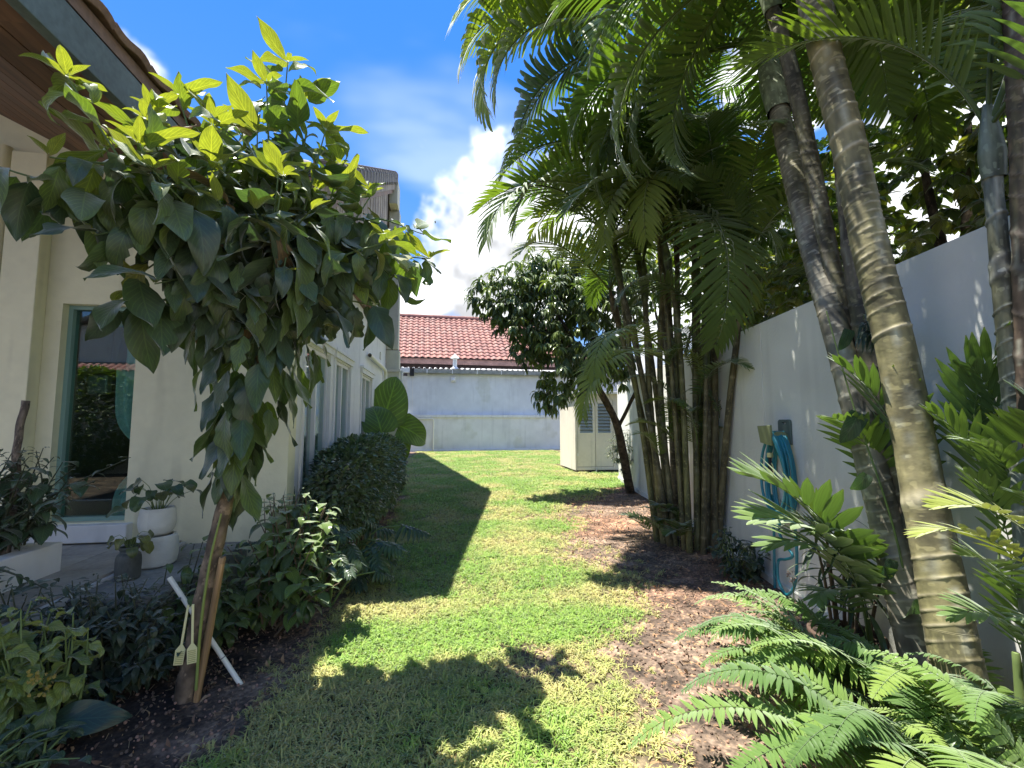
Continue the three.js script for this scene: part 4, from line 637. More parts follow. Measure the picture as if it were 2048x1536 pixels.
// clipped hedge under the wing windows
function hedgeMass(parent, n, seed, inside, geo, mats) {
  const r = rng(seed), lists = mats.map(() => []), o = parent.position;
  for (let k = 0; k < n; k++) { const [p, nn] = inside(r); const d = nn.clone().multiplyScalar(0.6).add(V(r() - 0.5, r() - 0.35, r() - 0.5)).normalize(); lists[Math.floor(r() * mats.length)].push(basis(p.sub(o), d, V(r() - 0.5, 1, r() - 0.5), 0.7 + r() * 0.7)); }
  lists.forEach((l, i) => { const im = new THREE.InstancedMesh(geo, mats[i], l.length); l.forEach((m, k) => im.setMatrixAt(k, m)); im.name = 'foliage'; stuff(im); im.castShadow = im.receiveShadow = true; parent.add(im); });
}
const tinyL = leafGeo({ L: 0.068, W: 0.034, n: 3, bend: 0.5, fold: 0.3, seed: 6 });
{
  const h = thing('clipped_hedge', 'dense rounded dark green hedge under the wing windows', 'hedge', [-1.08, 0, -7.2]);
  hedgeMass(h, 22000, 41, r => {
    const u = r() * 2 - 1, a = r() * TAU, w = Math.sqrt(1 - u * u), nn = V(Math.cos(a) * w, u, Math.sin(a) * w), sq = (v, e) => Math.sign(v) * Math.pow(Math.abs(v), e), k = 1 - Math.pow(r(), 2) * 0.28;
    const bump = 1 + (fbm(nn.x * 2.3 + 4, nn.y * 2.3, nn.z * 7, 3) - 0.5) * 0.55; return [V(-1.10 + sq(nn.x, 0.75) * 0.40 * k * bump, 0.82 + sq(nn.y, 0.8) * 0.52 * k * bump, -7.0 + sq(nn.z, 0.65) * 2.45 * k), nn];
  }, tinyL, [leafMat(0.14, 0.25, 0.075, { clearcoat: 1, clearcoatRoughness: 0.3 }), leafMat(0.19, 0.31, 0.095, { clearcoat: 1, clearcoatRoughness: 0.3 }), leafMat(0.10, 0.19, 0.06, { clearcoat: 1 })]);
  const r = rng(42); for (let k = 0; k < 26; k++) { const z = -1.9 + k * 0.155, x = (r() - 0.5) * 0.3; add('stem', limb([[x, -0.05, z], [x + (r() - 0.5) * 0.2, 0.45, z + (r() - 0.5) * 0.2], [x + (r() - 0.5) * 0.4, 0.95, z + (r() - 0.5) * 0.3]], [0.014, 0.01, 0.005], { n: 8, m: 5 }), stemBrown, h); }
}
// elephant ear beyond the hedge
{
  const p = thing('elephant_ear', 'giant elephant ear plant with ribbed round leaves beyond the hedge', 'plant', [-0.98, 0, -9.9]), ribTex = tex(256, 256, (u, v) => { const e = veinOf(u, v, 8, 0.45), k = 0.74 + e * 0.26 + (tfbm(u, v, 5, 4, 91) - 0.5) * 0.16; return [k, k, k * 0.85]; });
  const mt = leafMat(0.20, 0.36, 0.04, { map: ribTex, bumpScale: 0.006, transmission: 0.5, clearcoat: 0.3 }), lg = [0, 1].map(i => leafGeo({ L: 1.15, W: 0.95, n: 16, prof: 'heart', bend: 0.35 + i * 0.4, fold: 0.14, wave: 0.02, seed: 95 + i }));
  for (const [e, d, n, s] of [[[-1.30, 1.55, -9.7], [0.34, 1, 0.05], [0.25, -0.1, 1], 0.95], [[-1.16, 1.36, -8.7], [-0.2, 1, 0], [0.35, 0.1, 1], 0.68], [[-0.98, 1.50, -9.9], [0.95, -0.25, 0.1], [0.1, 0.5, 1], 0.72], [[-1.33, 1.35, -9.4], [-0.05, 1, 0.25], [1, 0.1, 0.2], 0.78], [[-1.0, 1.25, -9.8], [0.25, -0.9, 0.3], [0.4, 0.5, 1], 0.6]]) { const q = add('leaf', lg[s > 0.8 ? 0 : 1], mt, p), m = basis(v3(e).sub(p.position), v3(d), v3(n), s); m.decompose(q.position, q.quaternion, q.scale); const f = v3(e).sub(p.position); add('stalk', limb([[(f.x) * 0.2, -0.05, f.z * 0.2], [f.x * 0.55, f.y * 0.6, f.z * 0.5], f.toArray()], [0.035, 0.028, 0.018], { n: 14, m: 8 }), stemGreen, p); }
}
// split-leaf philodendrons by the lawn edge
function splitLeaf(seed) { // deeply lobed blade built of lobes along a midrib
  const r = rng(seed), parts = []; const n = 8;
  for (let k = 0; k < n; k++) for (const s of [-1, 1]) { const q = k / (n - 1), g = leafGeo({ L: mix(0.19, 0.10, q) * (0.85 + r() * 0.3), W: 0.042, n: 5, prof: 'lance', bend: 0.5 + r() * 0.4, fold: 0.35, wave: 0.06, seed: seed + k }); const m = basis(V(0, 0.02 + q * 0.25, -q * q * 0.03), V(s * 1, mix(-0.25, 1.4, q), -0.15), V(0, 0, 1), 1); parts.push(g.applyMatrix4(m)); }
  parts.push(leafGeo({ L: 0.34, W: 0.05, n: 7, prof: 'lance', bend: 0.25, fold: 0.2, seed }));
  return mergeGeometries(parts);
}
{
  const gs = [splitLeaf(100), splitLeaf(130), splitLeaf(160)], ms = [leafMat(0.065, 0.15, 0.045), leafMat(0.085, 0.185, 0.05), leafMat(0.055, 0.13, 0.05)];
  [['split leaf plant with long lobed leaves spreading over the lawn edge', [-0.98, 0, -5.0], 15, 0.85, 3], ['split leaf plant with glossy fingered leaves at the hedge foot', [-1.15, 0, -4.65], 12, 0.8, 4], ['low split leaf plant between leafy bush and lawn', [-0.98, 0, -4.25], 9, 0.65, 6]].forEach(([lb, b, n, s, sd]) => {
    const p = thing('philodendron', lb, 'plant', b, 'split leaf plants along the lawn edge'), r = rng(sd);
    for (let k = 0; k < n; k++) { const a = r() * TAU * 0.62 - 1.1, o = 0.15 + r() * 0.42, h = 0.14 + r() * 0.48, e = V(Math.cos(a) * o, h, Math.sin(a) * o), q = add('leaf', gs[k % 3], ms[k % 3], p), m = basis(e, V(Math.cos(a), -0.15 + (r() - 0.5) * 0.8, Math.sin(a)), V(-Math.cos(a) * 0.1, 1, -Math.sin(a) * 0.1 + 0.25), s * (0.8 + r() * 0.5)); m.decompose(q.position, q.quaternion, q.scale); add('stalk', limb([[0, -0.04, 0], [e.x * 0.45, h * 0.85, e.z * 0.45], e.toArray()], [0.011, 0.009, 0.006], { n: 10, m: 6 }), stemGreen, p); }
  });
}

// ---------- palms ----------
const palmG = [0, 1, 2, 3].map(i => frondGeo({ len: 2.3, n: 40, ll: 0.60, lw: 0.024, e0: 0.75 + i * 0.12, bend: 1.5 + i * 0.25, v: 0.15 + i * 0.12, hang: 0.55 + i * 0.2, seed: 200 + i, r0: 0.02, blunt: i % 2 }));
const arecaG = [0, 1, 2, 3].map(i => frondGeo({ len: 1.8, n: 36, ll: 0.46, lw: 0.019, e0: 0.9 + i * 0.1, bend: 1.5 + i * 0.3, v: 0.45 - i * 0.12, hang: 0.35 + i * 0.16, seed: 220 + i, r0: 0.014 }));
const youngG = [0, 1, 2].map(i => frondGeo({ len: 1.0, n: 14, ll: 0.33, lw: 0.025, e0: 0.8 + i * 0.2, bend: 1.1 + i * 0.3, v: 0.3 - i * 0.1, hang: 0.2 + i * 0.1, seed: 240 + i, r0: 0.006, v5: [0.3, 0.85, 1, 0.75, 0.08], base: 1.0, end: 0.4, pet: 0.3, jit: 0.2 }));
const frondM = [[0.17, 0.30, 0.022], [0.215, 0.345, 0.022], [0.125, 0.24, 0.028], [0.34, 0.46, 0.03]].map(c => stripMat(...c, { transmission: 0.58 }));
const youngM = [stripMat(0.16, 0.30, 0.04), stripMat(0.2, 0.34, 0.045), stripMat(0.11, 0.22, 0.045), stripMat(0.42, 0.5, 0.045)];
function palm({ name = 'palm_tree', label, pts, r0, r1, shaft = 0.9, tips = [], extra = 8, seed, col, scar, gap = 0.14, shaftC = [0.30, 0.38, 0.25], fronds = palmG, mats = frondM, group = 'tall ringed palms along the white wall', s0 = 1, spear = true }) {
  const b = v3(pts[0]), t = thing(name, label, 'palm', b.toArray(), group), r = rng(seed), P = rel(pts, b), offs = r() * 9;
  const ringAt = s => { const w = gap * (1 + 0.25 * Math.sin(s * 3 + offs)), q = ((s + 0.06 * Math.sin(s * 7 + offs)) / w) % 1; return Math.exp(-(((q - 0.5) / 0.05) ** 2)); };
  const tilt = th => 0.05 * Math.sin(th + seed);
  add('trunk', limb(P, [r0 * 1.18, r0, mix(r0, r1, 0.4), mix(r0, r1, 0.7), r1], { n: 520, m: 18, ring: (s, th) => ringAt(s + tilt(th) * 0.5) * 0.006 + (fbm(s * 9, th * 1.3 + seed, 2, 2) - 0.5) * 0.005, col: (s, th) => { const k = Math.pow(ringAt(s + tilt(th) * 0.5), 1.3) * smooth(0.2, 0.5, fbm(Math.cos(th) * 1.5 + seed, s * 3, Math.sin(th) * 1.5, 2) + 0.1), n = fbm(Math.cos(th) * 2 + seed, s * 4, Math.sin(th) * 2, 4), g2 = smooth(0.45, 0.7, fbm(Math.cos(th) + seed * 3, s * 1.3, Math.sin(th), 3)); const li = smooth(0.6, 0.68, fbm(Math.cos(th) * 3 + seed, s * 6, Math.sin(th) * 3, 4)) * 0.55; return [0, 1, 2].map(c => mix(mix(mix(col[c], [0.20, 0.19, 0.09][c], g2 * 0.7) * (0.6 + n * 0.8), [0.5, 0.52, 0.44][c], li), scar[c], k * 0.95)); } }),
    S({ vertexColors: true, map: palmTex, bumpMap: barkBump, bumpScale: 0.003, roughness: 0.75 }), t);
  const top = P[P.length - 1], dir = top.clone().sub(P[P.length - 2]).normalize(), end = top.clone().addScaledVector(dir, shaft);
  if (shaft) add('crownshaft', limb([top.clone().addScaledVector(dir, -0.03), top.clone().addScaledVector(dir, shaft * 0.3), top.clone().addScaledVector(dir, shaft * 0.7), end], [r1 * 1.25, r1 * 1.5, r1 * 1.1, r1 * 0.5], { n: 26, m: 14, ring: (s, th) => 0.006 * Math.sin(th * 3 + s * 2) }), S({ color: lin(...shaftC), map: palmTex, roughness: 0.5 }), t);
  const from = end.clone().add(b).addScaledVector(dir, -0.12);
  tips.forEach((q, i) => aim(t, 'frond', fronds[i % fronds.length], mats[q[0] < 0.75 ? 3 : Math.floor(r() * 3)], from, v3(q), (r() - 0.5) * 0.5));
  for (let k = 0; k < extra; k++) turned(t, 'frond', fronds[Math.floor(r() * fronds.length)], mats[Math.floor(r() * 3)], from, (r() - 0.5) * 3.6, mix(-0.35, 0.35, r()), s0 * (0.8 + r() * 0.35), (r() - 0.5) * 0.4);
  return t;
}
const olive = [0.33, 0.30, 0.16], greyBark = [0.30, 0.285, 0.235], paleScar = [0.68, 0.62, 0.44], greyScar = [0.55, 0.52, 0.43];
palm({ label: 'leaning ringed palm with pale green crownshaft, fronds hanging over the lawn', pts: [[2.56, -0.1, -2.12], [2.58, 0.91, -2.34], [2.59, 1.58, -2.49], [2.67, 2.38, -2.75], [2.81, 3.38, -3.12], [2.99, 4.43, -3.5]], r0: 0.083, r1: 0.08, shaft: 1.25, seed: 3, col: greyBark, scar: greyScar, gap: 0.13, shaftC: [0.50, 0.58, 0.44],
  tips: [[0.95, 5.35, -3.7], [1.31, 4.74, -4.49], [1.68, 4.11, -4.62], [2.09, 4.33, -4.36], [0.84, 6.31, -3.43], [2.8, 8.07, -4.75], [5.41, 7.41, -5.28], [4.79, 6.09, -5.15]], extra: 0 });
palm({ label: 'slimmer dark grey palm close behind the palm with pale crownshaft', pts: [[2.68, -0.1, -2.30], [2.68, 0.90, -2.37], [2.71, 1.74, -2.60], [2.72, 2.60, -2.75], [2.67, 3.59, -2.85], [2.59, 4.33, -2.90], [2.55, 4.88, -3.00]], r0: 0.06, r1: 0.052, shaft: 0.7, seed: 5, col: [0.15, 0.14, 0.12], scar: [0.3, 0.29, 0.25], gap: 0.16,
  tips: [[1.23, 4.74, -3.60], [1.66, 3.9, -3.80], [2.20, 3.9, -3.70], [2.25, 4.97, -4.20], [3.2, 4.3, -3.90], [4.17, 4.96, -3.90], [3.36, 7.1, -4.20]], extra: 1 });
palm({ label: 'thickest olive palm trunk with pale ring scars nearest the camera', pts: [[2.40, -0.1, -1.82], [2.45, 0.83, -1.98], [2.46, 1.45, -2.06], [2.43, 1.99, -2.10], [2.37, 2.56, -2.15], [2.33, 3.18, -2.20], [2.28, 3.69, -2.25], [2.24, 4.22, -2.30], [2.20, 4.96, -2.35]], r0: 0.092, r1: 0.078, shaft: 1.0, seed: 8, col: olive, scar: paleScar, gap: 0.15,
  tips: [[3.5, 4.1, -2.9], [3.65, 4.2, -2.20], [2.55, 7.0, -2.60], [3.63, 5.41, -2.20], [1.1, 4.9, -1.7], [1.3, 5.1, -2.9], [1.7, 5.2, -1.2]], extra: 3 });
palm({ label: 'mottled brown palm trunk standing behind the thick olive palm', pts: [[2.68, -0.1, -2.2], [2.66, 0.47, -2.24], [2.67, 1.15, -2.31], [2.70, 1.71, -2.46], [2.72, 2.28, -2.56], [2.73, 2.76, -2.61], [2.74, 3.69, -2.65], [2.75, 4.71, -2.72]], r0: 0.062, r1: 0.056, shaft: 0.8, seed: 11, col: [0.16, 0.135, 0.105], scar: [0.32, 0.3, 0.24], gap: 0.17,
  tips: [[4.2, 4.0, -3.20], [3.54, 4.5, -3.60], [4.62, 4.91, -3.30], [3.83, 6.08, -3.00], [2.15, 5.4, -3.00], [1.5, 5.0, -2.5]], extra: 1 });
palm({ label: 'slender blue grey palm stem with open petioles by the frame edge', pts: [[2.35, -0.1, -1.55], [2.45, 0.57, -1.62], [2.56, 1.47, -1.69], [2.57, 1.93, -1.70], [2.57, 2.41, -1.70], [2.57, 2.78, -1.70]], r0: 0.042, r1: 0.034, shaft: 0.34, seed: 14, col: [0.20, 0.235, 0.21], scar: [0.42, 0.44, 0.40], gap: 0.24, shaftC: [0.20, 0.25, 0.18], fronds: arecaG,
  tips: [[1.9, 3.9, -2.5], [2.2, 4.2, -1.9], [3.4, 3.9, -2.2], [2.7, 4.3, -2.6], [3.5, 3.6, -1.6]], extra: 1, s0: 0.9 });
palm({ label: 'dark brown palm trunk at the very edge beside the blue grey stem', pts: [[2.62, -0.1, -1.72], [2.60, 0.81, -1.70], [2.58, 1.92, -1.63], [2.57, 2.82, -1.58], [2.57, 3.6, -1.55]], r0: 0.05, r1: 0.045, shaft: 0.7, seed: 17, col: [0.12, 0.085, 0.06], scar: [0.24, 0.2, 0.16], gap: 0.15, tips: [[3.9, 4.2, -2.6], [1.9, 5.6, -2.9], [3.6, 5.2, -1.2], [2.9, 5.6, -0.2]], extra: 4 });
palm({ label: 'tall palm above the areca clump with fronds hanging over the lawn', pts: [[3.25, -0.1, -6.0], [3.2, 2.0, -6.0], [3.05, 4.2, -5.9], [2.85, 6.3, -5.7]], r0: 0.075, r1: 0.065, shaft: 0.9, seed: 23, col: [0.2, 0.18, 0.13], scar: [0.4, 0.37, 0.28], gap: 0.16,
  tips: [[0.05, 6.45, -5.15], [0.16, 6.15, -5.35], [0.62, 5.95, -5.75], [0.7, 6.7, -6.1], [1.05, 5.55, -6.2], [1.0, 5.1, -5.8], [0.35, 6.9, -4.9], [0.5, 5.6, -5.4], [1.6, 5.6, -4.6], [1.9, 5.2, -6.6], [2.0, 9.2, -6.2]], extra: 3 });
// clump of areca stems at the lawn edge
{
  const b = V(3.08, 0, -5.35), t = thing('areca_clump', 'tall clump of slim bamboo like palm stems with arching fronds', 'palm', b.toArray()), r = rng(61);
  const stems = [[[2.80, -0.05, -5.75], [2.62, 1.5, -5.75], [2.47, 2.56, -5.75], [2.31, 3.97, -5.80]], [[2.86, -0.05, -5.5], [2.57, 2.14, -5.60], [2.33, 3.51, -5.70]], [[2.93, -0.05, -5.30], [2.82, 2.83, -5.35], [2.71, 4.31, -5.40]], [[3.07, -0.05, -5.25], [3.15, 2.51, -5.30], [3.24, 4.6, -5.35]], [[3.17, -0.05, -5.20], [3.31, 2.81, -5.20], [3.34, 4.4, -5.20]], [[3.30, -0.05, -5.30], [3.40, 2.50, -5.40], [3.5, 3.95, -5.50]], [[3.34, -0.05, -5.5], [3.5, 2.38, -5.7], [3.8, 4.34, -5.9]], [[3.30, 0.0, -5.2], [3.26, 1.55, -4.85], [3.24, 2.86, -4.5]], [[2.91, -0.05, -5.50], [2.82, 2.14, -5.60], [2.95, 4.07, -5.60]], [[2.94, -0.05, -5.20], [2.84, 2.47, -5.10], [2.71, 3.32, -5.05]], [[3.19, -0.05, -5.10], [3.28, 1.86, -5.10], [3.30, 3.37, -5.10]], [[2.84, -0.05, -5.65], [2.67, 1.88, -5.60], [2.64, 3.22, -5.60]], [[3.02, -0.05, -5.45], [3.0, 2.2, -5.5], [3.05, 3.7, -5.5]], [[3.12, -0.05, -5.6], [3.2, 2.2, -5.8], [3.3, 4.8, -5.9]], [[2.98, -0.05, -5.7], [2.9, 2.0, -5.9], [2.8, 3.8, -6.1]], [[3.25, -0.05, -5.55], [3.36, 1.9, -5.6], [3.4, 3.2, -5.6]], [[3.05, -0.05, -5.1], [3.06, 1.2, -5.0], [3.08, 2.2, -4.95]], [[2.9, -0.05, -5.8], [2.75, 1.6, -6.0], [2.5, 3.0, -6.2]]];
  const sm = S({ vertexColors: true, map: palmTex, roughness: 0.65 }), shM = [S({ color: lin(0.22, 0.28, 0.10), map: barkTex, roughness: 0.5 }), S({ color: lin(0.30, 0.22, 0.12), map: barkTex, roughness: 0.8 })], ends = [];
  stems.forEach((s, i) => {
    const c = [[0.20, 0.20, 0.085], [0.17, 0.15, 0.08], [0.24, 0.22, 0.11]][i % 3], rr = 0.03 + r() * 0.012, ph = r() * 5;
    const ring = q => Math.exp(-(((((q + ph) / 0.19) % 1 - 0.5) / 0.06) ** 2));
    add('stem', limb(rel(s, b), [rr * 1.15, rr, rr * 0.9, rr * 0.8], { n: 90, m: 9, ring: q => ring(q) * 0.003, col: (q, th) => { const n = 0.6 + fbm(q * 5, th, i, 3) * 0.8; return c.map((v, k) => mix(v * n, [0.42, 0.38, 0.26][k], ring(q) * 0.55)); } }), sm, t);
    const P = rel(s, b), top = P[P.length - 1], dir = top.clone().sub(P[P.length - 2]).normalize(), e = top.clone().addScaledVector(dir, 0.55);
    add('crownshaft', limb([top.clone().addScaledVector(dir, -0.02), top.clone().addScaledVector(dir, 0.15), e], [rr * 1.0, rr * 1.5, rr * 0.5], { n: 12, m: 9 }), shM[i % 5 === 2 ? 1 : 0], t); ends.push(e.add(b));
  });
  const tips = [[0.34, 3.99, -5.00], [0.54, 4.34, -5.30], [0.38, 3.58, -4.80], [0.67, 4.80, -5.60], [0.95, 3.6, -5.0], [0.8, 3.95, -5.20], [1.44, 1.66, -4.80], [1.60, 2.0, -4.60], [1.64, 3.46, -4.90], [1.24, 3.88, -4.70], [1.89, 4.52, -4.70], [2.14, 3.62, -4.50], [2.40, 5.31, -5.60], [3.3, 2.93, -4.3], [4.01, 3.55, -4.80], [2.79, 2.41, -4.40], [3.49, 4.05, -4.60], [2.74, 5.29, -5.00], [3.35, 5.22, -4.80], [3.10, 3.65, -4.40], [1.39, 5.12, -5.80], [1.11, 4.11, -5.80], [1.74, 3.6, -4.70], [4.49, 4.18, -5.00], [4.34, 5.03, -5.20]];
  tips.forEach((q, i) => { const T = v3(q); let best = ends[0], bd = 1e9; for (const e of ends) { const d = Math.abs(e.distanceTo(T) - 2.1) + Math.max(0, T.y - e.y) * 0.8 + r() * 0.8; if (d < bd) { bd = d; best = e; } } if (i === 6) best = V(2.72, 2.3, -5.15); if (i === 7) best = V(2.70, 2.45, -5.2); aim(t, 'frond', arecaG[i % 4], frondM[i === 6 || i === 7 ? 3 : Math.floor(r() * 4)], best, T, (r() - 0.5) * 0.5); });
  ends.forEach(e => { for (let k = 0; k < 4; k++) turned(t, 'frond', arecaG[Math.floor(r() * 4)], frondM[Math.floor(r() * 3)], e, r() * TAU, mix(-0.2, 0.5, r()), 0.75 + r() * 0.35, (r() - 0.5) * 0.5); });
  for (let k = 0; k < 16; k++) turned(t, 'frond', arecaG[k % 4], frondM[1 + k % 3], V(2.7 + r() * 0.65, 0.9 + r() * 1.6, -5.05 - r() * 0.6), Math.PI * 1.2 + (r() - 0.5) * 3.4, mix(-0.1, 0.5, r()), 0.32 + r() * 0.28, (r() - 0.5) * 0.5);
  for (let k = 0; k < 10; k++) turned(t, 'frond', youngG[k % 3], frondM[k % 3], V(2.75 + r() * 0.4, 0.02, -5.3 - r() * 0.4), Math.PI + (r() - 0.5) * 2.6, mix(0, 0.5, r()), 0.45 + r() * 0.35);
}
// low young palms in front of the white wall
{
  const mk = (label, b, list, sd, mi) => { const t = thing('young_palm', label, 'palm', b, 'young palms below the tall trunks'), r = rng(sd); list.forEach(([f, q], i) => aim(t, 'frond', youngG[i % 3], youngM[mi ?? Math.floor(r() * 3)], f ? v3(f) : v3(b).add(V(0, 0.25, 0)), v3(q), (r() - 0.5) * 0.5)); add('stem', limb([[0, -0.08, 0], [0.01, 0.15, 0], [0, 0.4, 0]], [0.03, 0.024, 0.014], { n: 10, m: 8 }), stemGreen, t); };
  mk('young palm with fronds reaching past the blue hose', [2.56, 0, -2.5], [[null, [1.72, 1.30, -2.45]], [null, [1.70, 1.08, -2.40]], [null, [1.88, 0.90, -2.48]], [null, [2.0, 1.25, -2.7]], [null, [2.30, 0.97, -2.8]], [null, [2.1, 0.62, -2.25]]], 51);
  mk('young palm with broad leaflets fanned behind the thick trunk', [2.66, 0.1, -2.36], [[[2.66, 0.9, -2.36], [2.28, 1.92, -2.36]], [[2.66, 0.9, -2.36], [2.30, 1.62, -2.3]], [[2.6, 0.5, -2.36], [2.1, 0.98, -2.36]]], 52);
  mk('young palm with broad leaflets between the thick trunk and frame edge', [2.58, 0.15, -1.78], [[[2.55, 0.9, -1.8], [2.40, 1.64, -1.86]], [[2.57, 1.1, -1.78], [2.54, 1.86, -1.78]], [[2.57, 1.2, -1.74], [2.57, 2.02, -1.68]], [[2.55, 0.8, -1.76], [2.36, 1.36, -1.76]], [null, [2.3, 0.95, -1.62]], [[2.55, 1.0, -1.72], [2.30, 1.52, -1.72]], [[2.52, 0.7, -1.7], [2.14, 1.05, -1.66]], [[2.55, 0.9, -1.66], [2.44, 1.62, -1.58]], [[2.5, 0.5, -1.7], [2.12, 0.8, -1.72]]], 55);
  mk('sunlit yellow green palm fronds pushing in from the frame edge', [2.45, 0.1, -1.42], [[[2.4, 1.05, -1.5], [1.94, 1.27, -1.58]], [[2.4, 0.9, -1.5], [1.95, 1.14, -1.60]]], 53, 3);
  mk('tall young palm leaning out beside the blue grey stem', [2.50, 0.1, -1.5], [[[2.5, 0.9, -1.5], [2.50, 1.72, -1.62]], [[2.5, 0.8, -1.5], [2.34, 1.3, -1.55]], [null, [2.2, 0.85, -1.45]]], 54);
}
// potted lady palm at the wall foot
{
  const b = V(2.60, 0.02, -2.72);
  const pt = thing('terracotta_pot', 'shallow dark terracotta pot at the wall foot among ferns', 'pot', [2.60, 0.0, -2.70]);
  add('body', lathe([[0.001, 0], [0.12, 0.003], [0.17, 0.09], [0.2, 0.19], [0.215, 0.2], [0.215, 0.225], [0.195, 0.228], [0.19, 0.2]]), S({ color: lin(0.20, 0.12, 0.085), map: concreteTex, roughness: 0.85 }), pt);
  add('soil', new THREE.CircleGeometry(0.192, 24).rotateX(-Math.PI / 2).translate(0, 0.2, 0), S({ color: lin(0.06, 0.045, 0.035), map: soilTex, roughness: 1 }), pt);
  const t = thing('potted_lady_palm', 'dark potted palm with stiff narrow leaves against the white wall', 'plant', [2.60, 0.2, -2.70]), r = rng(57), lg = leafGeo({ L: 0.34, W: 0.034, n: 7, prof: 'lance', bend: 0.7, fold: 0.35, wave: 0, seed: 7 }), lm = [leafMat(0.04, 0.10, 0.04), leafMat(0.06, 0.14, 0.04), leafMat(0.09, 0.17, 0.05)];
  for (let k = 0; k < 9; k++) { const x = (r() - 0.5) * 0.2, z = (r() - 0.5) * 0.2, h = 0.4 + r() * 0.55, tx = x * 2.4, tz = z * 2.4 + 0.04; add('stem', limb([[x, -0.02, z], [(x + tx) / 2, h * 0.6, (z + tz) / 2], [tx, h, tz]], [0.012, 0.01, 0.007], { n: 8, m: 6 }), stemBrown, t); for (let j = 0; j < 8; j++) { const a = j * 2.4 + r(), q = add('leaf', lg, lm[Math.floor(r() * 3)], t), m = basis(V(tx, h - j * 0.035, tz), V(Math.cos(a), 0.5 - r() * 0.7, Math.sin(a)), V(0, 1, 0), 0.55 + r() * 0.5); m.decompose(q.position, q.quaternion, q.scale); } }
}
// epiphyte and climbing heart leaves on the trunks
{
  const t = thing('epiphyte', 'tuft of narrow dark leaves growing on the mottled palm trunk', 'plant', [2.66, 2.2, -2.50]), g = leafGeo({ L: 0.17, W: 0.018, n: 6, prof: 'lance', bend: 1.0, fold: 0.3, seed: 3, wave: 0 }), r = rng(19), m0 = leafMat(0.05, 0.12, 0.06);
  for (let k = 0; k < 40; k++) { const a = r() * TAU, q = add('leaf', g, m0, t), m = basis(V((r() - 0.5) * 0.05 - 0.03, (r() - 0.5) * 0.1, 0.05), V(Math.cos(a) - 0.3, Math.sin(a) * 0.7, 0.5 + r()), V(0, 1, 0.2), 0.6 + r() * 0.6); m.decompose(q.position, q.quaternion, q.scale); }
}
{
  const t = thing('climbing_vine', 'vine with heart shaped hanging leaves climbing the grey ringed palm', 'vine', [2.50, 1.2, -2.30]), g = [0, 1].map(i => leafGeo({ L: 0.2, W: 0.11, n: 9, prof: 'heart', bend: 0.5 + i * 0.4, fold: 0.2, seed: 21 + i })), ms = [leafMat(0.05, 0.13, 0.045), leafMat(0.08, 0.17, 0.05)];
  add('stem', limb([[0.06, -1.2, 0.1], [0.03, -0.3, 0.05], [-0.05, 0.5, -0.1], [-0.1, 1.1, -0.2]], [0.006, 0.006, 0.005, 0.004], { n: 26, m: 6 }), stemGreen, t);
  [[-0.10, 0.95, -0.05, -0.3, -1, 0.2], [0.08, 1.05, -0.02, 0.3, -1, 0.3], [-0.12, 0.45, 0.0, -0.5, -1, 0.3], [-0.14, 0.1, 0.05, -0.6, -0.8, 0.3], [0.12, 0.05, 0.1, 0.5, -0.9, 0.4], [0.12, -0.2, 0.15, 0.4, -1, 0.4], [-0.1, -0.35, 0.12, -0.3, -1, 0.5], [0.0, -0.55, 0.15, 0.1, -1, 0.5], [0.15, 0.35, 0.0, 0.5, -0.8, 0.4]].forEach((e, i) => { const q = add('leaf', g[i % 2], ms[i % 2], t), m = basis(V(e[0], e[1], e[2]), V(e[3], e[4], e[5] * 0.3), V(e[3] * 0.4, 0.3, 1), 0.7 + (i % 3) * 0.18); m.decompose(q.position, q.quaternion, q.scale); });
}

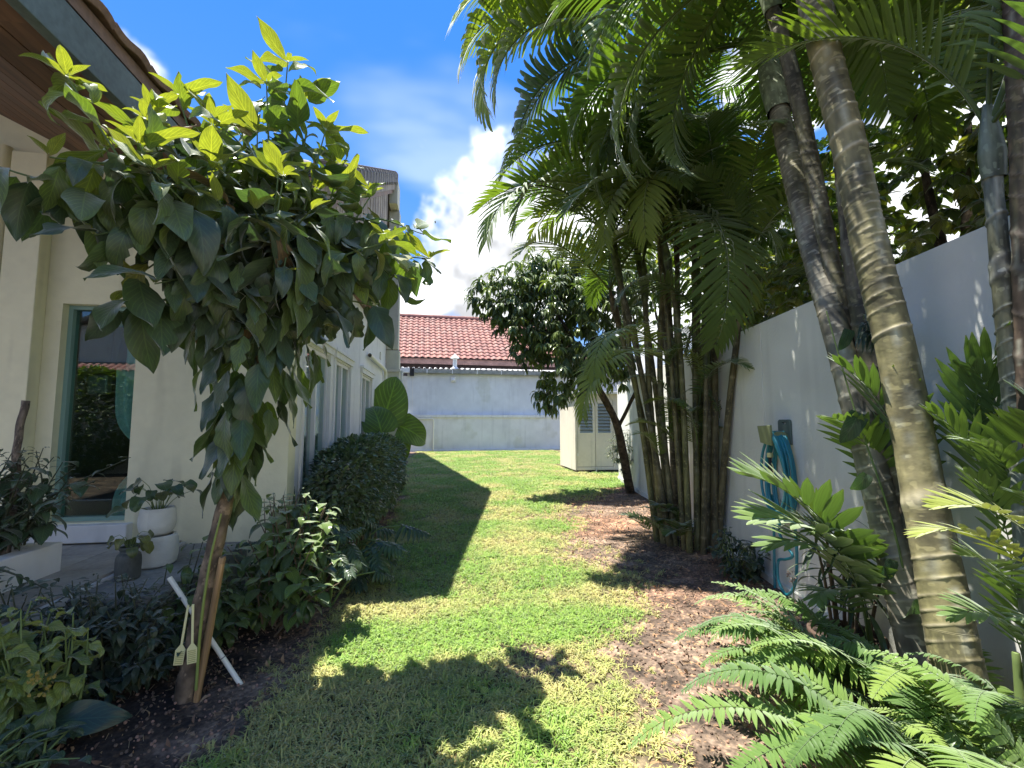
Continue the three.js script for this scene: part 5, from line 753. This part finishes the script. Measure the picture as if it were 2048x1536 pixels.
// ---------- sword ferns in the front corner ----------
const fernG = [0, 1, 2, 3].map(i => frondGeo({ len: 1.05, n: 54, pet: 0.08, ll: 0.14, lw: 0.0108, e0: 0.8 + i * 0.16, bend: 1.5 + i * 0.25, v: 0.1 - i * 0.04, hang: 0.28 + i * 0.14, seed: 260 + i, r0: 0.0045, base: 1.45, end: 1.2, tipL: 0.16, jit: 0.22, rows: 4, skip: 0.05 }));
{
  const fm = [0, 1, 2, 3].map(i => stripMat(...[[0.22, 0.40, 0.035], [0.16, 0.33, 0.03], [0.12, 0.27, 0.03], [0.30, 0.46, 0.04]][i], { clearcoat: 0.12 })).concat([stripMat(0.42, 0.40, 0.08, { clearcoat: 0.05 })]);
  const mk = (label, b, list, n, az0, spread, sd) => { const t = thing('sword_fern', label, 'fern', b, 'sword ferns at the foot of the palms'), r = rng(sd), B = v3(b); list.forEach(([f, q], i) => aim(t, 'frond', fernG[i % 4], fm[i % 4], f ? v3(f) : B, v3(q), (r() - 0.5) * 0.3)); for (let k = 0; k < n; k++) turned(t, 'frond', fernG[Math.floor(r() * 4)], fm[r() < 0.06 ? 4 : Math.floor(r() * 4)], B.clone().add(V((r() - 0.5) * 0.14, 0, (r() - 0.5) * 0.14)), az0 + (r() - 0.5) * spread, mix(-0.15, 0.45, r()), 0.6 + r() * 0.4, (r() - 0.5) * 0.4); };
  mk('bright sword fern whose longest frond reaches over the bare soil', [1.95, 0.05, -1.72], [[null, [0.82, 0.16, -2.0]], [[1.9, 0.1, -1.75], [1.05, 0.12, -1.75]], [null, [1.15, 0.3, -2.15]]], 13, Math.PI + 0.1, 2.6, 81);
  mk('sword fern with an upright frond leaning towards the hose', [2.12, 0.05, -2.22], [[null, [1.62, 0.62, -2.62]], [null, [1.38, 0.28, -2.35]], [null, [1.45, 0.42, -2.5]]], 11, Math.PI - 0.3, 2.2, 82);
  mk('sword fern filling the ground between the palm trunks', [2.30, 0.05, -1.98], [[null, [1.5, 0.5, -2.1]]], 11, Math.PI + 0.2, 3.2, 83);
  mk('sword fern in front of the thickest palm trunk', [2.12, 0.02, -1.45], [], 13, Math.PI - 0.6, 2.4, 84);
  mk('darker sword fern against the foot of the white wall', [2.42, 0.05, -1.66], [], 9, Math.PI * 0.75, 3.0, 85);
  mk('small sword fern tucked under the terracotta pot', [2.28, 0.03, -2.48], [], 8, Math.PI + 0.2, 2.4, 86);
}
shrub({ name: 'round_leaf_creeper', label: 'creeper with round pale leaves in the very front corner', cat: 'plant', base: [2.05, 0, -1.5], shoots: [[[2.15, 0.1, -1.55], [1.96, 0.52, -1.62], 0], [[2.2, 0.1, -1.5], [2.08, 0.42, -1.52], 0], [[2.1, 0.1, -1.5], [1.85, 0.36, -1.55], 0]], geos: [leafGeo({ L: 0.055, W: 0.044, n: 6, prof: 'round', bend: 0.2, fold: 0.1, seed: 3 })], mats: [leafMat(0.2, 0.33, 0.14), leafMat(0.16, 0.28, 0.1)], stemM: stemGreen, per: 9, parts: 40, seed: 23, size: 1 });
shrub({ name: 'wall_foot_plants', label: 'dark low leafy plants at the wall foot behind the hose loop', cat: 'plant', base: [3.0, 0, -4.3], shoots: mound([2.98, 0, -4.3], [2.95, 0.22, -4.3], [0.24, 0.28, 0.5], 34, 77, -0.5), geos: ovL, mats: [leafMat(0.03, 0.085, 0.03), leafMat(0.045, 0.11, 0.035)], stemM: stemGreen, per: 8, parts: 100, seed: 24, size: 0.8 });
{ // pink-white flower head by the hose
  const t = thing('pale_flower', 'small pale pink flower cluster beside the hanging hose loop', 'flower', [2.93, 0.28, -3.55]), r = rng(8), g = leafGeo({ L: 0.025, W: 0.02, n: 4, bend: 0.5, seed: 2 }), m0 = leafMat(0.55, 0.42, 0.42, { clearcoat: 0 });
  for (let k = 0; k < 24; k++) { const q = add('petal', g, m0, t), m = basis(V((r() - 0.5) * 0.08, (r() - 0.5) * 0.09, (r() - 0.5) * 0.06), V(r() - 0.5, r() - 0.2, r() - 0.5), V(0, 1, 0), 1); m.decompose(q.position, q.quaternion, q.scale); }
  add('stem', limb([[0, -0.3, 0], [0.01, -0.12, 0], [0, 0, 0]], [0.004, 0.004, 0.003], { n: 6, m: 5 }), stemGreen, t);
}

// ---------- hose on its hanger ----------
{
  const hz = 3.82, h = thing('hose_hanger', 'dull green plastic hose hanger fixed to the white wall', 'hanger', onWall(hz, 1.53, 0).toArray()); h.rotation.y = sideWall.rotation.y;
  const hm = S({ color: lin(0.22, 0.25, 0.13), roughness: 0.55 }), hd = S({ color: lin(0.10, 0.14, 0.12), roughness: 0.55 });
  const bs = new THREE.Shape(); bs.moveTo(-0.1, -0.14); bs.lineTo(0.1, -0.14); bs.lineTo(0.1, 0.05); bs.quadraticCurveTo(0.1, 0.08, 0.07, 0.08); bs.lineTo(-0.07, 0.08); bs.quadraticCurveTo(-0.1, 0.08, -0.1, 0.05); bs.closePath();
  const hl = new THREE.Path(); hl.absellipse(0, 0.05, 0.035, 0.012, 0, TAU); bs.holes.push(hl);
  add('back_plate', uvm(new THREE.ExtrudeGeometry(bs, { depth: 0.012, bevelEnabled: true, bevelSize: 0.003, bevelThickness: 0.003, bevelSegments: 1 }).rotateY(-Math.PI / 2).translate(-0.004, 0, 0)), hd, h);
  add('saddle', uvm(new THREE.CylinderGeometry(0.085, 0.085, 0.12, 20, 1, false, 0, Math.PI).rotateX(Math.PI / 2).rotateZ(Math.PI / 2).rotateY(0).translate(-0.08, -0.11, 0)), hm, h);
  add('front_lip', uvm(new THREE.ExtrudeGeometry(new THREE.Shape([[-0.12, -0.11], [0.07, -0.13], [0.10, 0.05], [-0.13, 0.04]].map(q => new THREE.Vector2(...q))), { depth: 0.012, bevelEnabled: true, bevelSize: 0.004, bevelThickness: 0.004, bevelSegments: 1 }).rotateY(-Math.PI / 2).rotateZ(0.12).translate(-0.165, -0.02, -0.02)), hm, h);
  // coil: loops over the saddle, then hanging ends
  const r = rng(15), pts = [], W = (z, y, off) => onWall(hz - z, y, off);   // z along the wall towards the camera
  for (let k = 0; k < 7; k++) {
    const w = 0.155 + r() * 0.05, bot = 0.66 + r() * 0.14, off = 0.03 + k * 0.018, tw = (r() - 0.5) * 0.05;
    for (let i = 0; i < 16; i++) { const a = i / 16 * TAU, sx = Math.sin(a), cy = Math.cos(a), y = mix(bot, 1.50, (cy + 1) / 2), nar = y > 1.35 ? mix(1, 0.6, (y - 1.35) / 0.15) : 1; pts.push(W(sx * w * nar + tw * (1 - (cy + 1) / 2), y, off + 0.012 * Math.sin(a * 2))); }
  }
  pts.push(W(0.02, 1.49, 0.15), W(0.17, 1.2, 0.13), W(0.21, 0.8, 0.09), W(0.2, 0.45, 0.07), W(0.13, 0.16, 0.07), W(0.02, 0.06, 0.08), W(-0.10, 0.14, 0.08), W(-0.1, 0.32, 0.07), W(0.0, 0.36, 0.06), W(0.1, 0.42, 0.05), W(-0.04, 0.5, 0.05), W(-0.12, 0.62, 0.06), W(-0.17, 0.9, 0.06), W(-0.2, 0.55, 0.05), W(-0.24, 0.25, 0.04), W(-0.23, 0.02, 0.05));
  const hs = thing('garden_hose', 'turquoise blue garden hose coiled on the wall hanger', 'hose', [0, 0, 0]);
  add('hose_tube', new THREE.TubeGeometry(new THREE.CatmullRomCurve3(pts, false, 'centripetal'), 900, 0.0125, 9), PH({ color: lin(0.015, 0.21, 0.27), roughness: 0.38, clearcoat: 0.3 }), hs);
  const nz = thing('hose_nozzle', 'black and yellow hose nozzle hanging inside the coil', 'nozzle', W(0.03, 1.22, 0.17).toArray()); nz.rotation.y = sideWall.rotation.y;
  add('barrel', lathe([[0.001, -0.09], [0.018, -0.09], [0.02, -0.04], [0.014, -0.02], [0.014, 0.04], [0.02, 0.05], [0.02, 0.09], [0.001, 0.09]], 16), M.dark, nz);
  add('collar', lathe([[0.0205, 0.05], [0.024, 0.055], [0.024, 0.085], [0.0205, 0.09]], 16), S({ color: lin(0.6, 0.55, 0.25), roughness: 0.5 }), nz);
  add('lever', limb([[0, 0.0, 0.02], [0, -0.03, 0.045], [0, -0.09, 0.05]], [0.005, 0.005, 0.004], { n: 8, m: 6 }), S({ color: lin(0.6, 0.55, 0.25), roughness: 0.5 }), nz);
}

// ---------- trees ----------
const bark2 = S({ color: lin(0.16, 0.125, 0.095), map: barkTex, bumpMap: barkBump, bumpScale: 0.008, roughness: 0.95 });
function crownTree({ name, label, base, limbs, blobs, whorls, per, geo, mats, seed, group, s = 1, droop = 0.4 }) {
  const b = v3(base), t = thing(name, label, 'tree', base, group), r = rng(seed), lists = mats.map(() => []);
  limbs.forEach(([pts, rad], i) => add(i ? 'branch' : 'trunk', limb(rel(pts, b), rad, { n: 26, m: 9, ring: (q, th) => (fbm(q * 3, th, seed, 3) - 0.5) * rad[0] * 0.35 }), bark2, t));
  const tot = blobs.reduce((a, q) => a + q[3] ** 2, 0);
  for (const [x, y, z, R] of blobs) { const n = Math.round(whorls * R * R / tot); for (let k = 0; k < n; k++) {
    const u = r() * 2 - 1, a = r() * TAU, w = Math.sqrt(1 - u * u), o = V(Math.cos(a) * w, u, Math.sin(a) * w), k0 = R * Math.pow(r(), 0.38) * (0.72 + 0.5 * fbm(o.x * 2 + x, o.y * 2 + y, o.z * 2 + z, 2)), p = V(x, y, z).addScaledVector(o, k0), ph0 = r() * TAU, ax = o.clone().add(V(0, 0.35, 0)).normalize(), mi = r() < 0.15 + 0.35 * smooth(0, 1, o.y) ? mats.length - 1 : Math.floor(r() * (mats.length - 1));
    for (let j = 0; j < per; j++) { const ph = ph0 + j * 2.4, sd = V(Math.cos(ph), Math.sin(ph * 1.7) * 0.3, Math.sin(ph)), d = sd.addScaledVector(ax, 0.45).add(V(0, -droop * r() * 1.6, 0)).normalize(); lists[mi].push(basis(p.clone().sub(b), d, V(r() - 0.5, 1, r() - 0.5), s * (0.7 + r() * 0.6))); }
  } }
  const crown = new THREE.Group(); crown.name = 'crown'; stuff(crown); t.add(crown);
  lists.forEach((l, i) => { if (!l.length) return; const im = new THREE.InstancedMesh(geo, mats[i], l.length); l.forEach((m, k) => im.setMatrixAt(k, m)); im.name = 'foliage'; stuff(im); im.castShadow = im.receiveShadow = true; crown.add(im); });
  return t;
}
const mangoL = leafGeo({ L: 0.24, W: 0.05, n: 4, prof: 'lance', bend: 0.8, fold: 0.3, wave: 0.03, seed: 4 }), wideL = leafGeo({ L: 0.15, W: 0.085, n: 4, bend: 0.5, fold: 0.2, seed: 9 });
crownTree({ name: 'mango_tree', label: 'dark leaning tree with narrow leaves in front of the shed', base: [4.12, 0, -9.7], limbs: [[[[4.12, -0.1, -9.7], [3.95, 0.8, -9.65], [3.75, 1.6, -9.6], [3.40, 2.2, -9.5], [2.86, 3.13, -9.4], [2.4, 4.0, -9.5]], [0.11, 0.095, 0.085, 0.07, 0.055, 0.03]], [[[3.8, 1.45, -9.6], [4.1, 1.95, -9.65], [4.4, 2.7, -9.7], [4.3, 4.2, -9.8]], [0.045, 0.04, 0.035, 0.02]], [[[3.3, 2.35, -9.5], [3.3, 3.2, -9.7], [3.4, 4.6, -9.8]], [0.05, 0.04, 0.02]], [[[2.9, 3.1, -9.4], [2.0, 3.6, -9.3], [1.2, 4.2, -9.4]], [0.04, 0.03, 0.012]], [[[3.2, 2.5, -9.45], [2.7, 2.4, -9.2], [2.4, 2.1, -9.1]], [0.03, 0.02, 0.01]]],
  blobs: [[2.3, 4.1, -9.6, 1.15], [1.35, 4.35, -9.5, 0.75], [0.85, 4.25, -9.5, 0.4], [3.2, 3.7, -9.6, 1.1], [2.6, 2.85, -9.3, 0.75], [2.25, 2.25, -9.2, 0.42], [3.9, 4.8, -9.8, 1.15], [1.75, 3.5, -9.4, 0.65], [3.0, 5.2, -9.8, 0.95], [2.0, 4.95, -9.7, 0.6], [3.6, 2.9, -9.4, 0.6]], whorls: 1150, per: 11, geo: mangoL, mats: [leafMat(0.095, 0.17, 0.04, { clearcoat: 0.8 }), leafMat(0.14, 0.24, 0.04, { clearcoat: 0.8 }), leafMat(0.26, 0.38, 0.05, { clearcoat: 0.7 })], seed: 101, droop: 0.75 });
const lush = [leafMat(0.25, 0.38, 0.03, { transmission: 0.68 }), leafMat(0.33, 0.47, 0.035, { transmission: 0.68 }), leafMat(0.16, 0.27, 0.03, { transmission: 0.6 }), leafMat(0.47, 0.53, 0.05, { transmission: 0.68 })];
const behind = 'trees beyond the white garden wall';
const trunkTo = (x, z, y) => [[[[x, -0.1, z], [x + 0.1, y * 0.4, z], [x - 0.1, y * 0.8, z], [x, y, z]], [0.14, 0.11, 0.08, 0.03]], [[[x, y * 0.45, z], [x - 0.7, y * 0.7, z + 0.2], [x - 1.0, y * 0.95, z + 0.3]], [0.06, 0.045, 0.02]], [[[x, y * 0.5, z], [x + 0.6, y * 0.75, z - 0.3], [x + 1.0, y, z - 0.4]], [0.06, 0.04, 0.02]]];
crownTree({ name: 'leafy_tree', label: 'bright backlit leafy tree over the wall behind the thick palm trunk', base: [5.2, 0, -3.6], limbs: trunkTo(5.2, -3.6, 4.6), blobs: [[5.2, 4.0, -3.5, 1.2], [4.6, 3.3, -4.2, 0.9], [5.6, 5.2, -3.4, 1.2], [6.2, 3.6, -2.8, 1.1], [4.7, 4.2, -2.8, 0.9], [5.0, 5.6, -2.6, 1.1], [4.9, 5.0, -4.6, 0.9], [4.5, 2.9, -3.2, 0.7], [4.3, 3.1, -2.4, 0.7], [5.2, 2.8, -4.6, 0.9]], whorls: 850, per: 8, geo: wideL, mats: lush, seed: 102, group: behind, droop: 0.5 });
crownTree({ name: 'leafy_tree', label: 'tall leafy tree beyond the wall behind the areca clump', base: [6.0, 0, -7.5], limbs: trunkTo(6.0, -7.5, 5.5), blobs: [[5.8, 4.2, -7.3, 1.4], [5.0, 3.6, -6.6, 0.9], [6.4, 5.6, -7.6, 1.4], [5.2, 5.4, -7.9, 1.1], [7.0, 4.0, -6.8, 1.2], [5.0, 6.6, -7.6, 1.0], [4.75, 3.3, -5.7, 0.85], [4.5, 3.2, -4.7, 0.75], [4.9, 4.4, -5.4, 0.9], [4.9, 3.0, -6.8, 0.8]], whorls: 1150, per: 8, geo: wideL, mats: lush, seed: 103, group: behind, droop: 0.5 });
crownTree({ name: 'leafy_tree', label: 'leafy tree beyond the wall at the far frame edge', base: [6.0, 0, -1.0], limbs: trunkTo(6.0, -1.0, 4.8), blobs: [[5.4, 3.8, -1.5, 1.2], [5.9, 5.0, -1.8, 1.2], [4.7, 4.6, -2.2, 0.8], [6.4, 3.2, -0.6, 1.1], [4.4, 3.1, -1.6, 0.7], [4.3, 3.6, -2.0, 0.7], [4.6, 5.2, -2.4, 0.9], [5.0, 4.2, -2.0, 0.9]], whorls: 820, per: 8, geo: wideL, mats: lush, seed: 104, group: behind, droop: 0.5 });
crownTree({ name: 'leafy_tree', label: 'dark leafy tree behind the shed and mango crown', base: [7.2, 0, -13], limbs: trunkTo(7.2, -13, 6), blobs: [[6.6, 4.8, -12.6, 1.6], [5.4, 5.6, -12.2, 1.2], [7.6, 6.2, -13, 1.6], [6.0, 6.9, -12.6, 1.2]], whorls: 420, per: 9, geo: wideL, mats: lush.slice(0, 3), seed: 105, group: behind, droop: 0.5 });
{ // wispy shrub beside the small tree
  crownTree({ name: 'wispy_shrub', label: 'wispy bamboo leaved shrub between mango trunk and shed', base: [4.35, 0, -10.5], limbs: [[[[4.35, -0.05, -10.5], [4.3, 0.5, -10.5], [4.25, 1.1, -10.5]], [0.02, 0.015, 0.008]], [[[4.38, -0.05, -10.5], [4.5, 0.6, -10.5], [4.6, 1.2, -10.5]], [0.018, 0.012, 0.006]]], blobs: [[4.3, 1.0, -10.5, 0.42], [4.45, 0.6, -10.5, 0.35]], whorls: 170, per: 8, geo: leafGeo({ L: 0.12, W: 0.016, n: 3, prof: 'lance', bend: 0.5, fold: 0.3, seed: 2 }), mats: [leafMat(0.09, 0.14, 0.05), leafMat(0.12, 0.17, 0.06)], seed: 106 });
}

// ---------- behind the camera: what the tall window mirrors ----------
{
  const w = thing('street_wall', 'white boundary wall with red tile coping mirrored in the tall window', 'wall', [-11, 0, 6.5]);
  add('wall', box(-7, -0.05, 0, 7, 3.2, 0.2), M.gardenWall, w);
  const ts = new THREE.Shape(); ts.absarc(0, 0, 0.1, 0, Math.PI, false); ts.absarc(0, 0, 0.08, Math.PI, 0, true); ts.closePath(); const tg = uvm(new THREE.ExtrudeGeometry(ts, { depth: 0.5, bevelEnabled: false, curveSegments: 6 }).translate(0, 0, -0.25)), tm = S({ color: lin(0.45, 0.2, 0.16), roughness: 0.7 });
  for (let i = 0; i < 66; i++) { const m = add('coping_tile', tg, tm, w); m.position.set(-6.95 + i * 0.21, 3.24, 0.1); m.rotation.x = -0.5; }
  const h = thing('street_hedge', 'tall leafy hedge mirrored in the tall window', 'hedge', [-10.6, 0, 6.0]);
  hedgeMass(h, 5000, 45, r => { const u = r() * 2 - 1, a = r() * TAU, q = Math.sqrt(1 - u * u), nn = V(Math.cos(a) * q, u, Math.sin(a) * q); return [V(-10.6 + nn.x * 1.5, 1.65 + nn.y * 1.5, 6.0 + nn.z * 0.45), nn]; }, wideL, lush.slice(0, 3));
  const g = thing('street_house', 'white gabled house across the street mirrored in the tall window', 'house', [-16.5, 0, 16]);
  add('wall', wallShape([[-5, -0.05], [5, -0.05], [5, 5.2], [0, 7.0], [-5, 5.2]], [], 0.3, 'xy', 0), M.white, g);
  add('eave_band', box(-5.1, 4.4, -0.1, 5.1, 4.55, -0.001), M.grey, g);
  const rf = new THREE.Shape([[-5.5, 5.0], [0, 7.1], [5.5, 5.0], [5.5, 5.15], [0, 7.3], [-5.5, 5.15]].map(q => new THREE.Vector2(...q))); add('roof', uvm(new THREE.ExtrudeGeometry(rf, { depth: 6, bevelEnabled: false }).translate(0, 0, -0.4)), M.grey, g);
}

// ---------- grass, litter ----------
{
  const blade = (L, W, a, lean, seed) => { const r = rng(seed), pos = [], idx = [], n = 3; let y = 0, o = 0, e = 1.35 - lean; for (let i = 0; i <= n; i++) { const w = W * [0.8, 1, 0.7, 0.05][i]; pos.push([o, y, -w], [o, y, w]); o += Math.cos(e) * L / n; y += Math.sin(e) * L / n; e -= 0.42 + r() * 0.25; } const c = Math.cos(a), s = Math.sin(a), out = pos.map(([x, h, z]) => [x * c + z * s, h, -x * s + z * c]); for (let i = 0; i < n; i++) idx.push(i * 2, i * 2 + 1, i * 2 + 2, i * 2 + 1, i * 2 + 3, i * 2 + 2); return [out.flat(), idx]; };
  const tuft = (seed, n, L, W) => { const r = rng(seed), pos = [], idx = []; for (let k = 0; k < n; k++) { const [p, ix] = blade(L * (0.6 + r() * 0.7), W * (0.7 + r() * 0.5), r() * TAU, r() * 0.85, seed + k), b = pos.length / 3, ox = (r() - 0.5) * 0.03, oz = (r() - 0.5) * 0.03; for (let i = 0; i < p.length; i += 3) pos.push(p[i] + ox, p[i + 1], p[i + 2] + oz); ix.forEach(i => idx.push(i + b)); } const g = new THREE.BufferGeometry(); g.setAttribute('position', new THREE.Float32BufferAttribute(pos, 3)); g.setIndex(idx); g.computeVertexNormals(); return g; };
  const tufts = [tuft(1, 8, 0.055, 0.0038), tuft(2, 8, 0.046, 0.0044), tuft(3, 7, 0.066, 0.0036)], gm = PH({ color: lin(1, 1, 1), roughness: 0.95, transmission: 0.35, clearcoat: 0.2, clearcoatRoughness: 0.5 });
  const r = rng(900), lists = tufts.map(() => []), col = new THREE.Color();
  const spots = [[1.6, 4.2, 1500], [4.2, 7.5, 950], [7.5, 13, 560], [13, 24.2, 300]];
  for (const [Za, Zb, den] of spots) {
    const xa = -2.0, xb = Zb > 10 ? 5.8 : 2.9, n = Math.round((Zb - Za) * (xb - xa) * den);
    for (let k = 0; k < n; k++) {
      const x = mix(xa, xb, r()), Z = mix(Za, Zb, r()), b = bare(x, Z), q = r();
      if (q < b * 1.06 - 0.02 || (Z > 13.75 && Z < 16.4 && x > 4.0)) continue;
      if (Z < 11.5 && Z > 4.5 && x < -1.42) continue;
      const s = (0.75 + r() * 0.6) * (Z > 8 ? 1.25 : 1) * mix(1, 0.8, b), dry = clamp(smooth(0.33, 0.72, fbm(x * 1.7, 8, Z * 1.7, 4) + b * 0.35) * 0.8 + (r() - 0.5) * 0.5, 0, 1), v = 0.75 + r() * 0.5;
      col.setRGB(mix(0.205, 0.52, dry) * v, mix(0.36, 0.46, dry) * v, mix(0.032, 0.165, dry) * v);
      lists[Math.floor(r() * 3)].push([x, Z, s, r() * TAU, col.r, col.g, col.b, (r() - 0.5) * 0.35, (r() - 0.5) * 0.35]);
    }
  }
  const m = new THREE.Matrix4(), q = new THREE.Quaternion(), e = new THREE.Euler();
  lists.forEach((l, i) => { const im = new THREE.InstancedMesh(tufts[i], gm, l.length); l.forEach((t, k) => { q.setFromEuler(e.set(t[7], t[3], t[8])); im.setMatrixAt(k, m.compose(V(t[0], groundY(t[0], t[1]) - 0.004, -t[1]), q, V(t[2], t[2], t[2]))); im.setColorAt(k, col.setRGB(t[4], t[5], t[6])); }); im.name = numbered('grass'); im.userData = { kind: 'stuff', label: 'short carpet grass covering the lawn', category: 'grass' }; im.receiveShadow = im.castShadow = true; scene.add(im); });
  // dead leaves, clippings and crumbs of bark on the soil
  const lg = leafGeo({ L: 0.05, W: 0.018, n: 3, bend: 0.7, fold: 0.3, seed: 2 }), sg = new THREE.BoxGeometry(0.04, 0.0014, 0.0014), cg = new THREE.IcosahedronGeometry(0.007, 0), mk = c => S({ color: lin(...c), roughness: 1, side: THREE.DoubleSide });
  const sets = [[lg, mk([0.34, 0.23, 0.13]), 900], [lg, mk([0.16, 0.10, 0.065]), 900], [sg, mk([0.30, 0.235, 0.14]), 2600], [cg, mk([0.15, 0.105, 0.075]), 4500], [cg, mk([0.33, 0.2, 0.14]), 3200]];
  sets.forEach(([g, mt, n]) => { const L = []; let guard = 0; while (L.length < n && guard++ < n * 12) { const x = mix(-2.2, 4.2, r()), Z = mix(1.7, 10.5, Math.pow(r(), 1.4)), b = bare(x, Z); if (r() > b - 0.12 || x > 2.3 + 0.199 * Z) continue; L.push([x, Z]); } const im = new THREE.InstancedMesh(g, mt, L.length); L.forEach(([x, Z], k) => { q.setFromEuler(e.set(r() * 3, r() * TAU, (r() - 0.5) * 0.8)); const s = 0.5 + r() * 0.9; im.setMatrixAt(k, m.compose(V(x, groundY(x, Z) + 0.006, -Z), q, V(s, s, s))); }); im.name = numbered('litter'); im.userData = { kind: 'stuff', label: 'dry leaf litter and bark crumbs on the bare soil', category: 'litter' }; im.castShadow = im.receiveShadow = true; scene.add(im); });
}
renderer.render(scene, camera);
